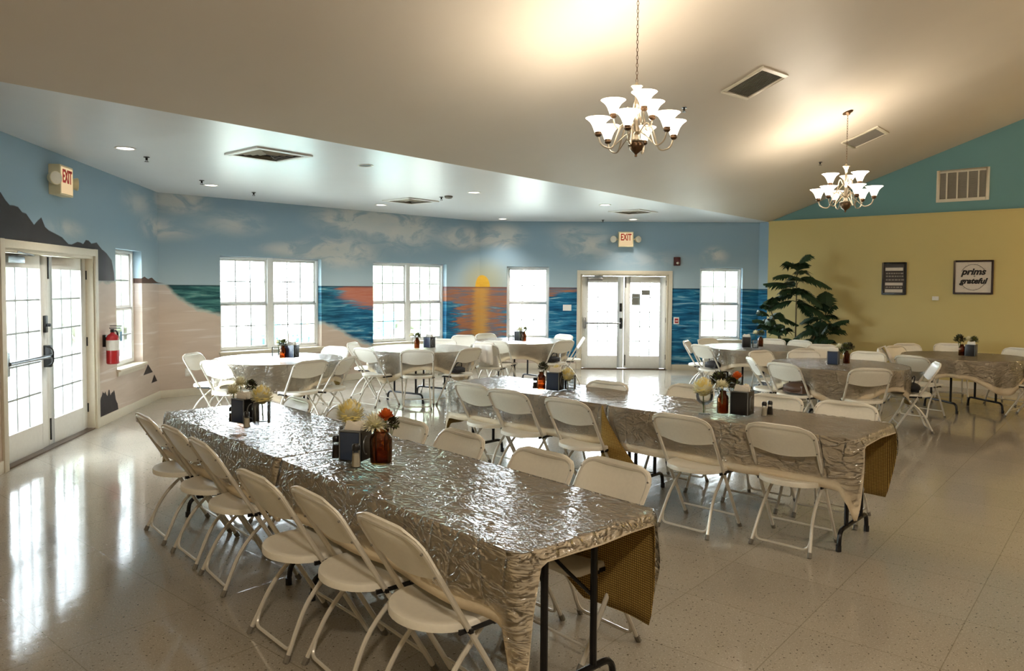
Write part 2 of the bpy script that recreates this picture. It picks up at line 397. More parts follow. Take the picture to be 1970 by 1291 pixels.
# ------------------------------------------------------------------ mural material
def mural():
    t = NT('painted_beach_mural'); uv = t.uv()
    sx = t.n('ShaderNodeSeparateXYZ'); t.set(sx.inputs[0], uv); u, v = sx.outputs[0], sx.outputs[1]
    U0, U1 = -6.0, 13.0
    un = t.math('DIVIDE', t.math('SUBTRACT', u, U0), U1-U0)
    nz = lambda a, b, sc_=1.0, d=4, r=0.55, ds=0.0: t.noise(t.vmul(uv, (a, b, 1)), sc_, d, r, ds)
    # sky
    sky = t.mix(t.mr(v, 1.6, 2.4), srgb(176, 196, 208), srgb(136, 164, 186))
    sky = t.mix(t.math('MULTIPLY', nz(1.1, 2.2), 0.35), sky, srgb(160, 180, 186))
    blobs = [(655, 485, 75, 32, 'B', 1.0), (690, 425, 85, 30, 'B', .8), (345, 388, 60, 26, 'B', .7), (300, 440, 34, 24, 'L', .5), (265, 390, 30, 26, 'L', .35),
             (780, 440, 66, 45, 'B', .6), (570, 480, 70, 16, 'B', .55), (450, 430, 70, 26, 'B', .35), (890, 458, 45, 24, 'B', .7),
             (965, 455, 48, 24, 'K', .75), (1130, 472, 70, 28, 'K', .45), (1376, 492, 26, 18, 'K', .5), (1110, 445, 60, 16, 'K', .3),
             (130, 440, 34, 20, 'L', .35), (1250, 500, 90, 20, 'K', .2)]
    acc = 0.0
    for (x, y, rx, ry, w, s_) in blobs:
        a = um(x, y, w); b = um(x+rx, y, w); c = um(x, y-ry, w)
        du = max(abs(b[0]-a[0]), 0.05); dv = max(abs(c[1]-a[1]), 0.05)
        vv = t.vmul(uv, (1/du, 1/dv, 0), (-a[0]/du, -a[1]/dv, 0))
        ln = t.n('ShaderNodeVectorMath', operation='LENGTH'); t.set(ln.inputs[0], vv)
        acc = t.math('ADD', acc, t.mr(ln.outputs['Value'], 1.35, 0.0, 0.0, min(1.5, s_*2.0)))
    cn = nz(1.7, 3.6, 1.0, 6, 0.6, 0.8)
    cl = t.math('MULTIPLY', acc, t.mr(cn, 0.36, 0.58, 0.12, 1.0))
    sky = t.mix(t.math('MINIMUM', cl, 0.85), sky, t.mix(nz(3, 6), srgb(222, 216, 210), srgb(190, 202, 206)))
    # sun and glow
    us, vs = um(926, 552, 'B'); sv = t.vmul(uv, (1/0.17, 1/0.25, 0), (-us/0.17, -(1.645)/0.25, 0))
    ln = t.n('ShaderNodeVectorMath', operation='LENGTH'); t.set(ln.inputs[0], sv)
    glow = t.vmul(uv, (1/0.75, 1/0.6, 0), (-us/0.75, -1.75/0.6, 0)); lg = t.n('ShaderNodeVectorMath', operation='LENGTH'); t.set(lg.inputs[0], glow)
    sky = t.mix(t.math('MULTIPLY', t.mr(lg.outputs['Value'], 1.0, 0.2), 0.6), sky, srgb(186, 178, 130))
    sky = t.mix(t.mr(ln.outputs['Value'], 1.0, 0.9), sky, t.mix(nz(9, 20), srgb(222, 166, 44), srgb(238, 196, 84)))
    # ocean
    st = nz(1.5, 17, 1.0, 5, 0.62, 0.6); st2 = nz(3.4, 40, 1.0, 4, 0.6, 0.4)
    sea = t.ramp(st, [(0.30, srgb(16, 52, 82)), (0.45, srgb(22, 86, 124)), (0.56, srgb(42, 120, 156)), (0.66, srgb(128, 172, 190)), (0.78, srgb(214, 224, 226))])
    grn = t.ramp(st, [(0.30, srgb(22, 52, 58)), (0.46, srgb(44, 92, 96)), (0.6, srgb(84, 138, 134)), (0.75, srgb(190, 200, 186))])
    uw0 = um(421, 600, 'B')[0]
    sea = t.mix(t.mr(u, uw0-0.1, uw0+3.0, 1.0, 0.0), sea, grn)
    us2 = LB
    dist = t.math('ABSOLUTE', t.math('SUBTRACT', u, us2))
    orr = t.mix(st2, srgb(150, 86, 62), srgb(196, 138, 92)); orr = t.mix(t.mr(st, 0.45, 0.62), orr, srgb(118, 110, 118))
    width = t.math('ADD', 0.55, t.math('MULTIPLY', t.mr(v, 1.25, 1.66), 1.5))
    om = t.mr(t.math('SUBTRACT', t.math('ADD', dist, t.math('MULTIPLY', t.math('SUBTRACT', st, 0.5), 1.6)), width), 0.12, -0.18)
    sea = t.mix(t.math('MULTIPLY', om, 0.9), sea, orr)
    ub = um(690, 560, 'B')[0]
    pv = t.vmul(uv, (1/0.75, 1/0.38, 0), (-(ub+.25)/0.75, -1.62/0.38, 0)); lp = t.n('ShaderNodeVectorMath', operation='LENGTH'); t.set(lp.inputs[0], pv)
    sea = t.mix(t.math('MULTIPLY', t.mr(t.math('ADD', lp.outputs['Value'], t.math('MULTIPLY', t.math('SUBTRACT', st, .5), 1.5)), 1.05, 0.7), 0.85), sea, t.mix(st2, srgb(186, 92, 60), srgb(206, 140, 110)))
    gold = t.mr(t.math('ADD', dist, t.math('MULTIPLY', t.math('SUBTRACT', st2, 0.5), 0.35)), 0.26, 0.06)
    sea = t.mix(t.math('MULTIPLY', gold, 0.8), sea, srgb(214, 164, 84))
    sea = t.mix(t.mr(v, 1.60, 1.648, 0.0, 0.85), sea, t.mix(om, srgb(16, 34, 56), srgb(110, 62, 60)))
    # green crescent near the corner strip
    uk = LB+LK
    # sand
    def px(x, y, w): a = um(x, y, w); return ((a[0]-U0)/(U1-U0), a[1]/3.0)
    shore = [px(298, 541, 'B'), px(322, 556, 'B'), px(345, 578, 'B'), px(378, 598, 'B'), px(421, 609, 'B'), px(560, 622, 'B'), px(625, 625, 'B'), px(652, 636, 'B'), px(680, 655, 'B'), px(717, 668, 'B'), px(865, 688, 'B'), px(1100, 694, 'K'), px(1115, 694, 'K'), px(1292, 706, 'K')]
    shl = [(0.0, 1.66/3), (shore[0][0]-0.001, 1.66/3)]+shore+[(1.0, 0.03)]
    sh = t.math('MULTIPLY', t.ramp(un, [(a, b) for a, b in shl]), 3.0)
    shn = t.math('ADD', sh, t.math('MULTIPLY', t.math('SUBTRACT', nz(5, 9), 0.5), 0.12))
    sand = t.mix(nz(1.3, 7, 1, 4, 0.6, .4), srgb(186, 166, 150), srgb(212, 196, 182))
    sand = t.mix(t.mr(v, 1.2, 1.66, 0.0, 0.4), sand, srgb(204, 196, 196))
    sand = t.mix(t.math('MULTIPLY', t.mr(nz(0.8, 16, 1, 3, .5, .3), 0.58, 0.7), 0.5), sand, srgb(226, 220, 216))
    sea = t.mix(t.mr(t.math('SUBTRACT', v, shn), 0.09, 0.0, 0.0, 0.75), sea, srgb(206, 204, 194))
    low = t.mix(t.mr(t.math('SUBTRACT', v, shn), 0.012, -0.012), sea, sand)
    # distant island on the left wall
    hz = t.math('ADD', 1.645, t.mr(u, -1.0, 0.3, 0.045, 0.0))
    col = t.mix(t.mr(t.math('SUBTRACT', v, hz), -0.004, 0.004), low, sky)
    # mountains
    mt = [(0, 368), (16, 394), (33, 396), (45, 411), (51, 411), (65, 433), (79, 417), (88, 440), (119, 456), (134, 472), (152, 464), (159, 471), (167, 459), (178, 471), (184, 464), (195, 479), (204, 486), (217, 504), (221, 538), (224, 560)]
    ms = [(0.0, (px(0, 340, 'L')[1]))]+[px(a, b, 'L') for a, b in mt]
    mh = t.math('MULTIPLY', t.ramp(un, ms+[(ms[-1][0]+0.001, 0.0), (1.0, 0.0)]), 3.0)
    mm = t.math('MULTIPLY', t.mr(t.math('SUBTRACT', v, mh), 0.006, -0.006), t.mr(t.math('SUBTRACT', v, 1.69), -0.006, 0.006))
    mc = t.mix(nz(2.2, 2.8, 1, 5, .65, 1.0), srgb(22, 18, 18), srgb(54, 48, 48))
    mc = t.mix(t.mr(u, um(190, 500, 'L')[0], um(215, 500, 'L')[0], 0, 0.6), mc, t.mix(nz(6, 4), srgb(84, 84, 90), srgb(138, 138, 146)))
    col = t.mix(mm, col, mc)
    # little headland by the corner
    ih = [(-0.95, 0.0), (-0.85, .03), (-.6, .10), (-.45, .06), (-.3, .09), (-.1, .03), (.12, 0.0)]
    ih = t.math('ADD', 1.66, t.ramp(un, [(0.0, 0.0)]+[((a-U0)/(U1-U0), b) for a, b in ih]+[(1.0, 0.0)]))
    im = t.math('MULTIPLY', t.mr(t.math('SUBTRACT', v, ih), 0.004, -0.004), t.mr(t.math('SUBTRACT', v, 1.665), -0.004, 0.004))
    col = t.mix(im, col, srgb(86, 66, 58))
    # rocks on the sand
    def tri(x, y, hw, hh, jag=0.0):
        nonlocal col
        a = um(x, y, 'L' if x < 298 else 'B'); du = t.math('ABSOLUTE', t.math('SUBTRACT', u, a[0]))
        top = t.math('SUBTRACT', a[1]+hh, t.math('MULTIPLY', du, hh/hw))
        if jag: top = t.math('ADD', t.math('MINIMUM', t.math('SUBTRACT', a[1]+hh*2.2, t.math('MULTIPLY', du, 2.2*hh/hw)), a[1]+hh), t.math('MULTIPLY', t.math('SUBTRACT', nz(16, 1, 1, 1), .5), jag))
        mk = t.math('MULTIPLY', t.mr(t.math('SUBTRACT', v, top), 0.005, -0.005), t.mr(t.math('SUBTRACT', v, a[1]), -0.004, 0.004))
        col = t.mix(mk, col, t.mix(nz(8, 8), srgb(36, 32, 34), srgb(66, 58, 56)))
    tri(285, 719, 0.20, 0.13); tri(297, 735, 0.13, 0.11); tri(208, 801, 0.36, 0.27, 0.25)
    t.pbr(col, 0.55, 0, 0.15); return t.m
M['mural'] = mural()

# ------------------------------------------------------------------ openings
def span(x0, x1, y0, y1, w):
    a = um(x0, y0, w); b = um(x1, y0, w); c = um(x0, y1, w)
    return min(abs(a[0]), abs(b[0])), max(abs(a[0]), abs(b[0])), c[1], a[1]
W0 = list(span(222, 272, 478, 706, 'L')); W0[2:] = [0.60, 2.09]
W1 = list(span(423, 618, 492, 676, 'B')); W1[2:] = [0.62, 2.09]
W2 = list(span(718, 859, 505, 662, 'B')); W2[2:] = [0.62, 2.08]
W3 = [a-LB for a in span(975, 1057, 514, 655, 'K')[:2]]+[0.60, 2.06]
W4 = [a-LB for a in span(1347, 1429, 516, 650, 'K')[:2]]+[0.62, 2.06]
D2 = [a-LB for a in span(1117, 1287, 528, 712, 'K')[:2]]+[0.0, 1.92]
d1a = abs(um(182, 600, 'L')[0]); D1 = [d1a, d1a+1.98, 0.0, 1.97]

# left wall runs from B towards the camera: outward is right of B->L
uL, nL = mb_wall(B, EL, CZ, [W0, D1], 0, True, 'mural', 'wall_left')
# uv of left wall must be negative distance: fix
me = bpy.data.objects['wall_left'].data
for d in me.uv_layers[0].data: d.uv = (-d.uv[0], d.uv[1])
uB, nB = mb_wall(B, A, CZ, [W1, W2], 0, False, 'mural', 'wall_window_side')
uK, nK = mb_wall(A, R1, CZ, [W3, D2, W4], LB, False, 'mural', 'wall_back')
mb_wall(R1, R2, CZ, [], LB+LK, False, 'mural', 'wall_corner')
# gable: yellow lower, teal upper
G = R2+en*17.0
mb_wall(R2, G, CZ, [], 0, False, 'yellowwall', 'wall_right')
mb = MB(); pk = R2+en*8.5
zt = lambda k: Vector((0, 0, k))
off = ed*0.02
tri_ = [R2+off+zt(CZ), G+off+zt(CZ), pk+off+zt(CZ+SL*8.5)]
mb.add(tri_+[p+ed*0.15 for p in tri_], [(0, 1, 2), (5, 4, 3), (0, 3, 4, 1), (1, 4, 5, 2), (2, 5, 3, 0)])
mb.build('wall_gable', 'tealwall', smooth=False)['kind'] = 'structure'
mb = MB(); c = (R2+G)/2+zt(CZ-0.005)
mb.box((0, 0, 0), (17.0, 0.05, 0.03), 0, frame_m(c-ed*0.0, en, ed)); tr1 = mb.build('trim_1', M['yellowwall'], smooth=False); tr1['kind'] = 'structure'
# walls behind the viewer
BK = LEND; GB = G-ed*22.0
mb_wall(EL, LEND, 6.3, [], 0, True, 'plainwall', 'wall_front_left')
mb_wall(LEND, GB, 6.3, [], 0, True, 'plainwall', 'wall_front')
mb_wall(GB, G, 6.3, [], 0, True, 'plainwall', 'wall_rear_right')
# floor
mb = MB(); poly = [B+nL*0.2, A+nB*.25, R1+Vector((.4, .4, 0)), G+ed*0.3, GB+en*0.3, LEND-en*0.3+Vector((-.5, -.5, 0)), EL+nL*.2]
n = len(poly)
mb.add([p for p in poly]+[p-zt(0.12) for p in poly], [tuple(range(n-1, -1, -1)), tuple(range(n, 2*n))]+[(i, (i+1) % n, n+(i+1) % n, n+i) for i in range(n)])
mb.build('floor', 'floor', smooth=False)['kind'] = 'structure'
# flat ceiling
mb = MB(); poly = [B+nL*.2, A+nB*.25, R1+Vector((.3, .3, 0)), R2+ed*.2, EL-ed*0.3]
poly = [p+zt(CZ) for p in poly]; n = len(poly)
mb.add(poly+[p+zt(0.1) for p in poly], [tuple(range(n)), tuple(range(2*n-1, n-1, -1))]+[(i, (i+1) % n, n+(i+1) % n, n+i) for i in range(n)])
mb.build('ceiling', 'ceil', smooth=False)['kind'] = 'structure'
# vaulted ceiling, two slopes
mb = MB()
for (d0, d1, z0_, z1_) in ((0, 8.5, CZ, CZ+SL*8.5), (8.5, 17.3, CZ+SL*8.5, CZ-SL*0.3)):
    vs = []
    for s_ in (-18.0, S2+0.3):
        for d_, z_ in ((d0, z0_), (d1, z1_)): vs.append(E0+ed*s_+en*d_+zt(z_))
    vs += [p+zt(0.1) for p in vs]
    mb.add(vs, [(0, 1, 3, 2), (4, 6, 7, 5), (0, 4, 5, 1), (2, 3, 7, 6), (0, 2, 6, 4), (1, 5, 7, 3)])
mb.build('ceiling', 'vault', smooth=False)['kind'] = 'structure'

# baseboards
def baseboard(name, p, u, n, a, b):
    m_ = MB(); m_.box(((a+b)/2, -0.008, 0.055), (b-a, 0.016, 0.11), 0, frame_m(p, u, n))
    m_.build(name, 'trim', bevel=0.003)['kind'] = 'structure'
baseboard('baseboard_left', B, uL, nL, 0.0, D1[0]-0.08); baseboard('baseboard_left', B, uL, nL, D1[1]+.08, (EL-B).length)
baseboard('baseboard_window_side', B, uB, nB, 0, LB)
baseboard('baseboard_back', A, uK, nK, 0, D2[0]-0.08); baseboard('baseboard_back', A, uK, nK, D2[1]+.08, LK)
baseboard('baseboard_right', R2, en, ed, 0.02, 12)

# ------------------------------------------------------------------ windows
wn = 0
def window(p, u, n, hole, units, portal=True):
    global wn; wn += 1
    a, b, c, d = hole
    root = thing('window_%d' % wn, None, kind='structure', M4=frame_m(p+u*((a+b)/2)+zt(c), u, n))
    w = b-a; h = d-c; y = 0.145
    fr = MB(); T = 0.035
    fr.box((0, y, h-T/2), (w, 0.07, T)); fr.box((0, y, T/2), (w, 0.07, T))
    for s_ in (-1, 1): fr.box((s_*(w/2-T/2), y, h/2), (T, 0.07, h))
    if units == 2: fr.box((0, y, h/2), (0.09, 0.08, h))
    fr.build('window_frame', 'vinyl', root, bevel=0.003)
    uw = (w-2*T-(0.09 if units == 2 else 0))/units
    for k in range(units):
        cx = 0 if units == 1 else (-1, 1)[k]*(0.045+uw/2)
        for lev in (0, 1):
            z0 = T+lev*(h-2*T)/2; hh = (h-2*T)/2; yy = y-0.012+lev*0.024; S = 0.032
            sm = MB(); sm.box((cx, yy, z0+S/2), (uw, 0.028, S)); sm.box((cx, yy, z0+hh-S/2), (uw, 0.028, S))
            for s_ in (-1, 1): sm.box((cx+s_*(uw/2-S/2), yy, z0+hh/2), (S, 0.028, hh))
            so = sm.build('sash', 'vinyl', root, bevel=0.002)
            g = MB(); g.box((cx, yy, z0+hh/2), (uw-2*S+.004, 0.004, hh-2*S+.004)); g.build('pane', 'glass', root, smooth=False)
            mu = MB()
            for i in (1, 2): mu.box((cx-uw/2+S+i*(uw-2*S)/3, yy-0.004, z0+hh/2), (0.018, 0.012, hh-2*S))
            mu.box((cx, yy-0.004, z0+hh/2), (uw-2*S, 0.012, 0.018))
            mu.build('muntin', 'muntin', root, smooth=False)
    si = MB(); si.box((0, 0.03, -0.012), (w+0.06, 0.17, 0.03)); si.box((0, -0.01, -0.055), (w+0.02, 0.02, 0.06))
    si.build('window_sill', 'trim', root, bevel=0.004)
    lg = bpy.data.lights.new('window_daylight', 'AREA'); lg.shape = 'RECTANGLE'; lg.size = w; lg.size_y = h; lg.cycles.is_portal = True
    lo = bpy.data.objects.new('window_daylight', lg); COL.objects.link(lo)
    # portal faces the room (-n)
    P = p+u*((a+b)/2)+n*0.2+zt((c+d)/2)
    zz = n; yy = Vector((0, 0, 1)); xx = yy.cross(zz)
    lo.matrix_world = Matrix(((xx.x, yy.x, zz.x, P.x), (xx.y, yy.y, zz.y, P.y), (xx.z, yy.z, zz.z, P.z), (0, 0, 0, 1)))
window(B, uL, nL, W0, 1); window(B, uB, nB, W1, 2); window(B, uB, nB, W2, 2); window(A, uK, nK, W3, 1); window(A, uK, nK, W4, 1)

# ------------------------------------------------------------------ double doors
dn = 0
def door(p, u, n, hole, active, portal_=True):
    """active: -1 or +1 side of the leaf that carries the push bar"""
    global dn; dn += 1
    a, b, c, d = hole; w = b-a; h = d
    root = thing('door_%d' % dn, None, kind='structure', M4=frame_m(p+u*((a+b)/2), u, n))
    cs = MB(); cw = 0.075
    for s_ in (-1, 1): cs.box((s_*(w/2+cw/2-0.005), -0.01, (h+cw)/2), (cw, 0.022, h+cw))
    cs.box((0, -0.01, h+cw/2-.003), (w+0.01, 0.022, cw))
    cs.build('door_casing', 'trim', root, bevel=0.004)
    jb = MB(); J = 0.035
    for s_ in (-1, 1): jb.box((s_*(w/2-J/2), 0.095, h/2), (J, 0.19, h))
    jb.box((0, 0.095, h-J/2), (w, 0.19, J))
    for s_ in (-1, 1): jb.box((s_*(w/2-J-.006), 0.12, h/2), (0.014, 0.05, h))
    jb.build('door_jamb', 'trim', root, bevel=0.003)
    th = MB(); th.box((0, 0.10, 0.008), (w, 0.2, 0.016)); th.build('threshold', 'bronze', root, bevel=0.003)
    iw = w-2*J; lw = iw/2-0.006
    for s_ in (-1, 1):
        cx = s_*(lw/2+0.003); z0 = 0.02; z1 = h-J-0.005; ST = 0.125; TR = 0.13; BR = 0.25; y = 0.10; th_ = 0.045
        lf = MB()
        for q in (-1, 1): lf.box((cx+q*(lw/2-ST/2), y, (z0+z1)/2), (ST, th_, z1-z0))
        lf.box((cx, y, z1-TR/2), (lw-2*ST, th_, TR)); lf.box((cx, y, z0+BR/2), (lw-2*ST, th_, BR))
        leaf = lf.build('door_leaf', 'white', root, bevel=0.004)
        gw = lw-2*ST; gz0 = z0+BR; gz1 = z1-TR
        g = MB(); g.box((cx, y, (gz0+gz1)/2), (gw, 0.006, gz1-gz0)); g.build('pane', 'glass', leaf, smooth=False)
        mu = MB()
        for i in (1, 2): mu.box((cx-gw/2+i*gw/3, y-0.006, (gz0+gz1)/2), (0.018, 0.012, gz1-gz0))
        for i in range(1, 5): mu.box((cx, y-0.006, gz0+i*(gz1-gz0)/5), (gw, 0.012, 0.018))
        mu.build('muntin', 'muntin', leaf, smooth=False)
        if s_ == active:
            pb = MB(); zz = 0.93; yb = y-0.085
            pb.tube([(cx-s_*(lw/2-0.06), yb, zz), (cx+s_*(lw/2-0.06), yb, zz)] if False else [(cx-(lw/2-0.07), yb, zz), (cx+(lw/2-0.07), yb, zz)], 0.02, 10)
            pb.build('push_bar', 'steel', leaf)
            for q in (-1, 1):
                k = MB(); xx = cx+q*(lw/2-0.06)
                k.box((xx, y-0.05, zz), (0.05, 0.075, 0.22)); k.build('bar_bracket', 'black_metal' if q == -s_ else 'steel', leaf, bevel=0.01)
            k = MB(); xx = cx-s_*(lw/2-0.06); k.box((xx, y-0.035, zz+0.32), (0.05, 0.03, 0.17)); k.tube([(xx, y-.05, zz+.31), (xx, y-.085, zz+.31)], 0.016, 10)
            k.build('deadbolt', 'black_metal', leaf, bevel=0.008)
            k = MB(); k.tube(fillet([(xx+0.02, y-.05, zz-.1), (xx+0.02, y-.11, zz-.07), (xx+0.02, y-.11, zz+.07), (xx+0.02, y-.05, zz+.1)], 0.03), 0.01, 8)
            k.build('pull_handle', 'black_metal', leaf)
            k = MB(); k.box((cx+s_*(lw/2-.26), y-0.05, z1-.06), (0.3, 0.055, 0.06))
            k.tube([(cx+s_*(lw/2-.20), y-.05, z1-.02), (cx+s_*(lw/2-.50), y-.12, z1-.015), (cx+s_*(lw/2-.22), y-.10, z1+.01)], 0.008, 6)
            k.build('door_closer', 'steel', leaf, bevel=0.004)
        else:
            k = MB(); k.box((cx-s_*(lw/2-0.03), y-0.028, z1-.12), (0.018, 0.012, 0.22)); k.box((cx-s_*(lw/2-0.03), y-0.028, z0+.16), (0.018, 0.012, 0.22))
            k.build('flush_bolt', 'black_metal', leaf, bevel=0.002)
        for zz in (0.25, 1.0, 1.75):
            k = MB(); k.tube([(cx+s_*(lw/2+.002), y-.03, zz-.05), (cx+s_*(lw/2+.002), y-.03, zz+.05)], 0.008, 6); k.build('hinge', 'black_metal', leaf)
    lg = bpy.data.lights.new('door_daylight', 'AREA'); lg.shape = 'RECTANGLE'; lg.size = w; lg.size_y = h; lg.cycles.is_portal = True
    lo = bpy.data.objects.new('door_daylight', lg); COL.objects.link(lo)
    P = p+u*((a+b)/2)+n*0.2+zt(h/2); zz = n; yy = Vector((0, 0, 1)); xx = yy.cross(zz)
    lo.matrix_world = Matrix(((xx.x, yy.x, zz.x, P.x), (xx.y, yy.y, zz.y, P.y), (xx.z, yy.z, zz.z, P.z), (0, 0, 0, 1)))
door(B, uL, nL, D1, 1); door(A, uK, nK, D2, -1)

# ------------------------------------------------------------------ folding chair
PLX = ['plastic']
def seat_outline(sc_=1.0):
    pts = []
    def arc(cx, cy, rx, ry, a0, a1, n):
        for i in range(n+1):
            a = math.radians(a0+(a1-a0)*i/n); pts.append((cx+rx*math.cos(a), cy+ry*math.sin(a)))
    arc(.140, .165, .060, .055, 0, 90, 4); arc(-.140, .165, .060, .055, 90, 180, 4)
    arc(0, -.03, .208, .18, 180, 360, 16)
    return pts
def make_chair():
    root = thing('folding_chair', (0, 0, 0))
    o = seat_outline(); N_ = len(o); mb = MB(); cy = .02
    rings = [(1.0, .418), (1.0, .436), (.985, .446), (.95, .449), (.80, .444), (.5, .437), (.2, .434)]
    vs = []
    for s_, z in rings:
        for (x, y) in o:
            zz = z-(0.012*max(0, (cy+(y-cy)*s_)-.12)/.09 if s_ > .6 else 0)
            vs.append((x*s_, cy+(y-cy)*s_, zz))
    fs = []
    for i in range(len(rings)-1):
        for k in range(N_):
            l = (k+1) % N_; fs.append((i*N_+k, i*N_+l, (i+1)*N_+l, (i+1)*N_+k))
    fs.append(tuple((len(rings)-1)*N_+k for k in range(N_)))
    vs2 = [(x*.93, cy+(y-cy)*.93, .420) for x, y in o]; b = len(vs); vs += vs2
    for k in range(N_):
        l = (k+1) % N_; fs.append((k, b+k, b+l, l))
    fs.append(tuple(b+k for k in range(N_-1, -1, -1)))
    mb.add(vs, fs); mb.build('seat', 'plastic', root, ang=50)
    # main frame: inverted U
    yt = lambda z: .21-.60*z
    s0 = [(-.213, yt(.43), .43), (-.216, yt(.79), .79), (.216, yt(.79), .79), (.213, yt(.43), .43)]
    mb = MB(); mb.tube(fillet(s0, .085, 6), .0115, 8); mb.build('back_frame', 'tube', root)
    for s_ in (-1, 1):
        mb = MB(); mb.tube([(s_*.213, yt(.43), .43), (s_*.212, yt(.2), .20), (s_*.211, yt(.015), .015)], .0115, 8)
        lg = mb.build('leg', 'tube', root)
        mb = MB(); mb.tube([(s_*.211, yt(.03), .03), (s_*.211, yt(0.001), .001)], .015, 8); mb.build('rubber_foot', 'foot', lg)
    for s_ in (-1, 1):
        mb = MB(); mb.tube(fillet([(s_*.155, .09, .405), (s_*.165, -.10, .235), (s_*.188, -.205, .015)], .09, 5), .0105, 8)
        lg = mb.build('leg', 'tube', root)
        mb = MB(); mb.tube([(s_*.187, -.198, .03), (s_*.190, -.212, .001)], .014, 8); mb.build('rubber_foot', 'foot', lg)
    mb = MB(); mb.tube(fillet([(-.178, -.16, .105), (-.168, -.185, .038), (.168, -.185, .038), (.178, -.16, .105)], .045, 5), .0085, 6); mb.build('stretcher', 'tube', root)
    mb = MB(); mb.tube([(-.211, yt(.09), .09), (.211, yt(.09), .09)], .0075, 6); mb.build('stretcher', 'tube', root)
    for s_ in (-1, 1):
        mb = MB(); mb.box((s_*.205, .0, .415), (.010, .16, .018)); mb.box((s_*.214, yt(.42), .418), (.036, .016, .016)); mb.box((s_*.19, .09, .408), (.04, .016, .014))
        mb.build('hinge_bracket', 'black_metal', root)
    # backrest
    mb = MB(); nx, nz_ = 16, 10; vs = []
    ax = Vector((0, -.60, 1)).normalized(); nf = Vector((0, 1, .60)).normalized()
    base = Vector((0, yt(.80), .80))
    hgt = .205; front = []; back = []
    for j in range(nz_+1):
        q = j/nz_; dz = q*hgt   # distance below top
        r = .085
        hw = .228 if dz > r else .228-r+math.sqrt(max(0, r*r-(r-dz)**2))
        if dz > hgt-.03: hw -= .012*((dz-(hgt-.03))/.03)
        for i in range(nx+1):
            x = -1+2*i/nx; X = x*hw
            bow = -.024*math.cos(x*PI/2)*min(1, dz/.05)*(1 if dz < .15 else 1)
            droop = .04*(math.cos(x*PI/2)) if q > .99 else 0
            P = base+ax*(.011-dz-droop*.6)+Vector((X, 0, 0))
            front.append(P+nf*(.014+bow-.010*(abs(x)**8))); back.append(P+nf*(.004+bow-.006*(abs(x)**8)))
    W_ = nx+1; n1 = len(front); vs = front+back; fs = []
    for j in range(nz_):
        for i in range(nx):
            a = j*W_+i; fs.append((a, a+1, a+W_+1, a+W_)); fs.append((n1+a, n1+a+W_, n1+a+W_+1, n1+a+1))
    edge = [i for i in range(W_)]+[j*W_+nx for j in range(1, nz_+1)]+[nz_*W_+i for i in range(nx-1, -1, -1)]+[j*W_ for j in range(nz_-1, 0, -1)]
    for k in range(len(edge)):
        a, b_ = edge[k], edge[(k+1) % len(edge)]; fs.append((a, n1+a, n1+b_, b_))
    mb.add(vs, fs); bo = mb.build('backrest', 'plastic', root, ang=60)
    for s_ in (-1, 1):
        for dz in (.06, .17):
            mb = MB(); P = base+ax*(-dz)+Vector((s_*.214, 0, 0)); mb.tube([P-nf*.016, P+nf*.012], .005, 6); mb.build('rivet', 'foot', bo)
    return root
chair0 = make_chair(); CT = tree_of(chair0); used = False
chairs = {}
def chair_at(pos, ang, label, group):
    global used
    rz = ang-PI/2
    if not used:
        used = True; chair0.location = pos; chair0.rotation_euler = (0, 0, rz); o = chair0
        tag(o, label, 'chair', group)
    else: o = dup(chair0, pos, rz, label, 'chair', group, CT)
    return o
YT = .21-.60*.80
def chair_px(x, y, ang, label, group, key=None):
    P = atz(x, y, .80); d = Vector((math.cos(ang), math.sin(ang), 0)); pos = Vector((P.x, P.y, 0))-d*YT
    o = chair_at(pos, ang, label, group)
    if key: chairs[key] = (pos, ang)
    return o

# ------------------------------------------------------------------ tables
def leg_frame(root, x, inw, half=.14, foot=.27):
    g = MB()
    for s_ in (-1, 1): g.tube([(x, s_*half, .70), (x, s_*half, .13)], .0145, 8)
    g.tube([(x, -half, .69), (x, half, .69)], .011, 6)
    g.tube(fillet([(x, -foot, .012), (x, -foot+.015, .13), (x, foot-.015, .13), (x, foot, .012)], .08, 5), .0145, 8)
    lf = g.build('leg_frame', 'black_metal', root)
    for s_ in (-1, 1):
        k = MB(); k.tube([(x, s_*foot, .04), (x, s_*foot, .001)], .018, 8); k.build('foot_cap', 'black', lf)
    g = MB()
    g.tube(fillet([(x+inw*.01, -half, .42), (x+inw*.10, -half*.35, .54), (x+inw*.36, -.02, .70)], .1, 4), .008, 6)
    g.tube(fillet([(x+inw*.01, half, .42), (x+inw*.10, half*.35, .54), (x+inw*.36, .02, .70)], .1, 4), .008, 6)
    g.build('leg_brace', 'black_metal', root)
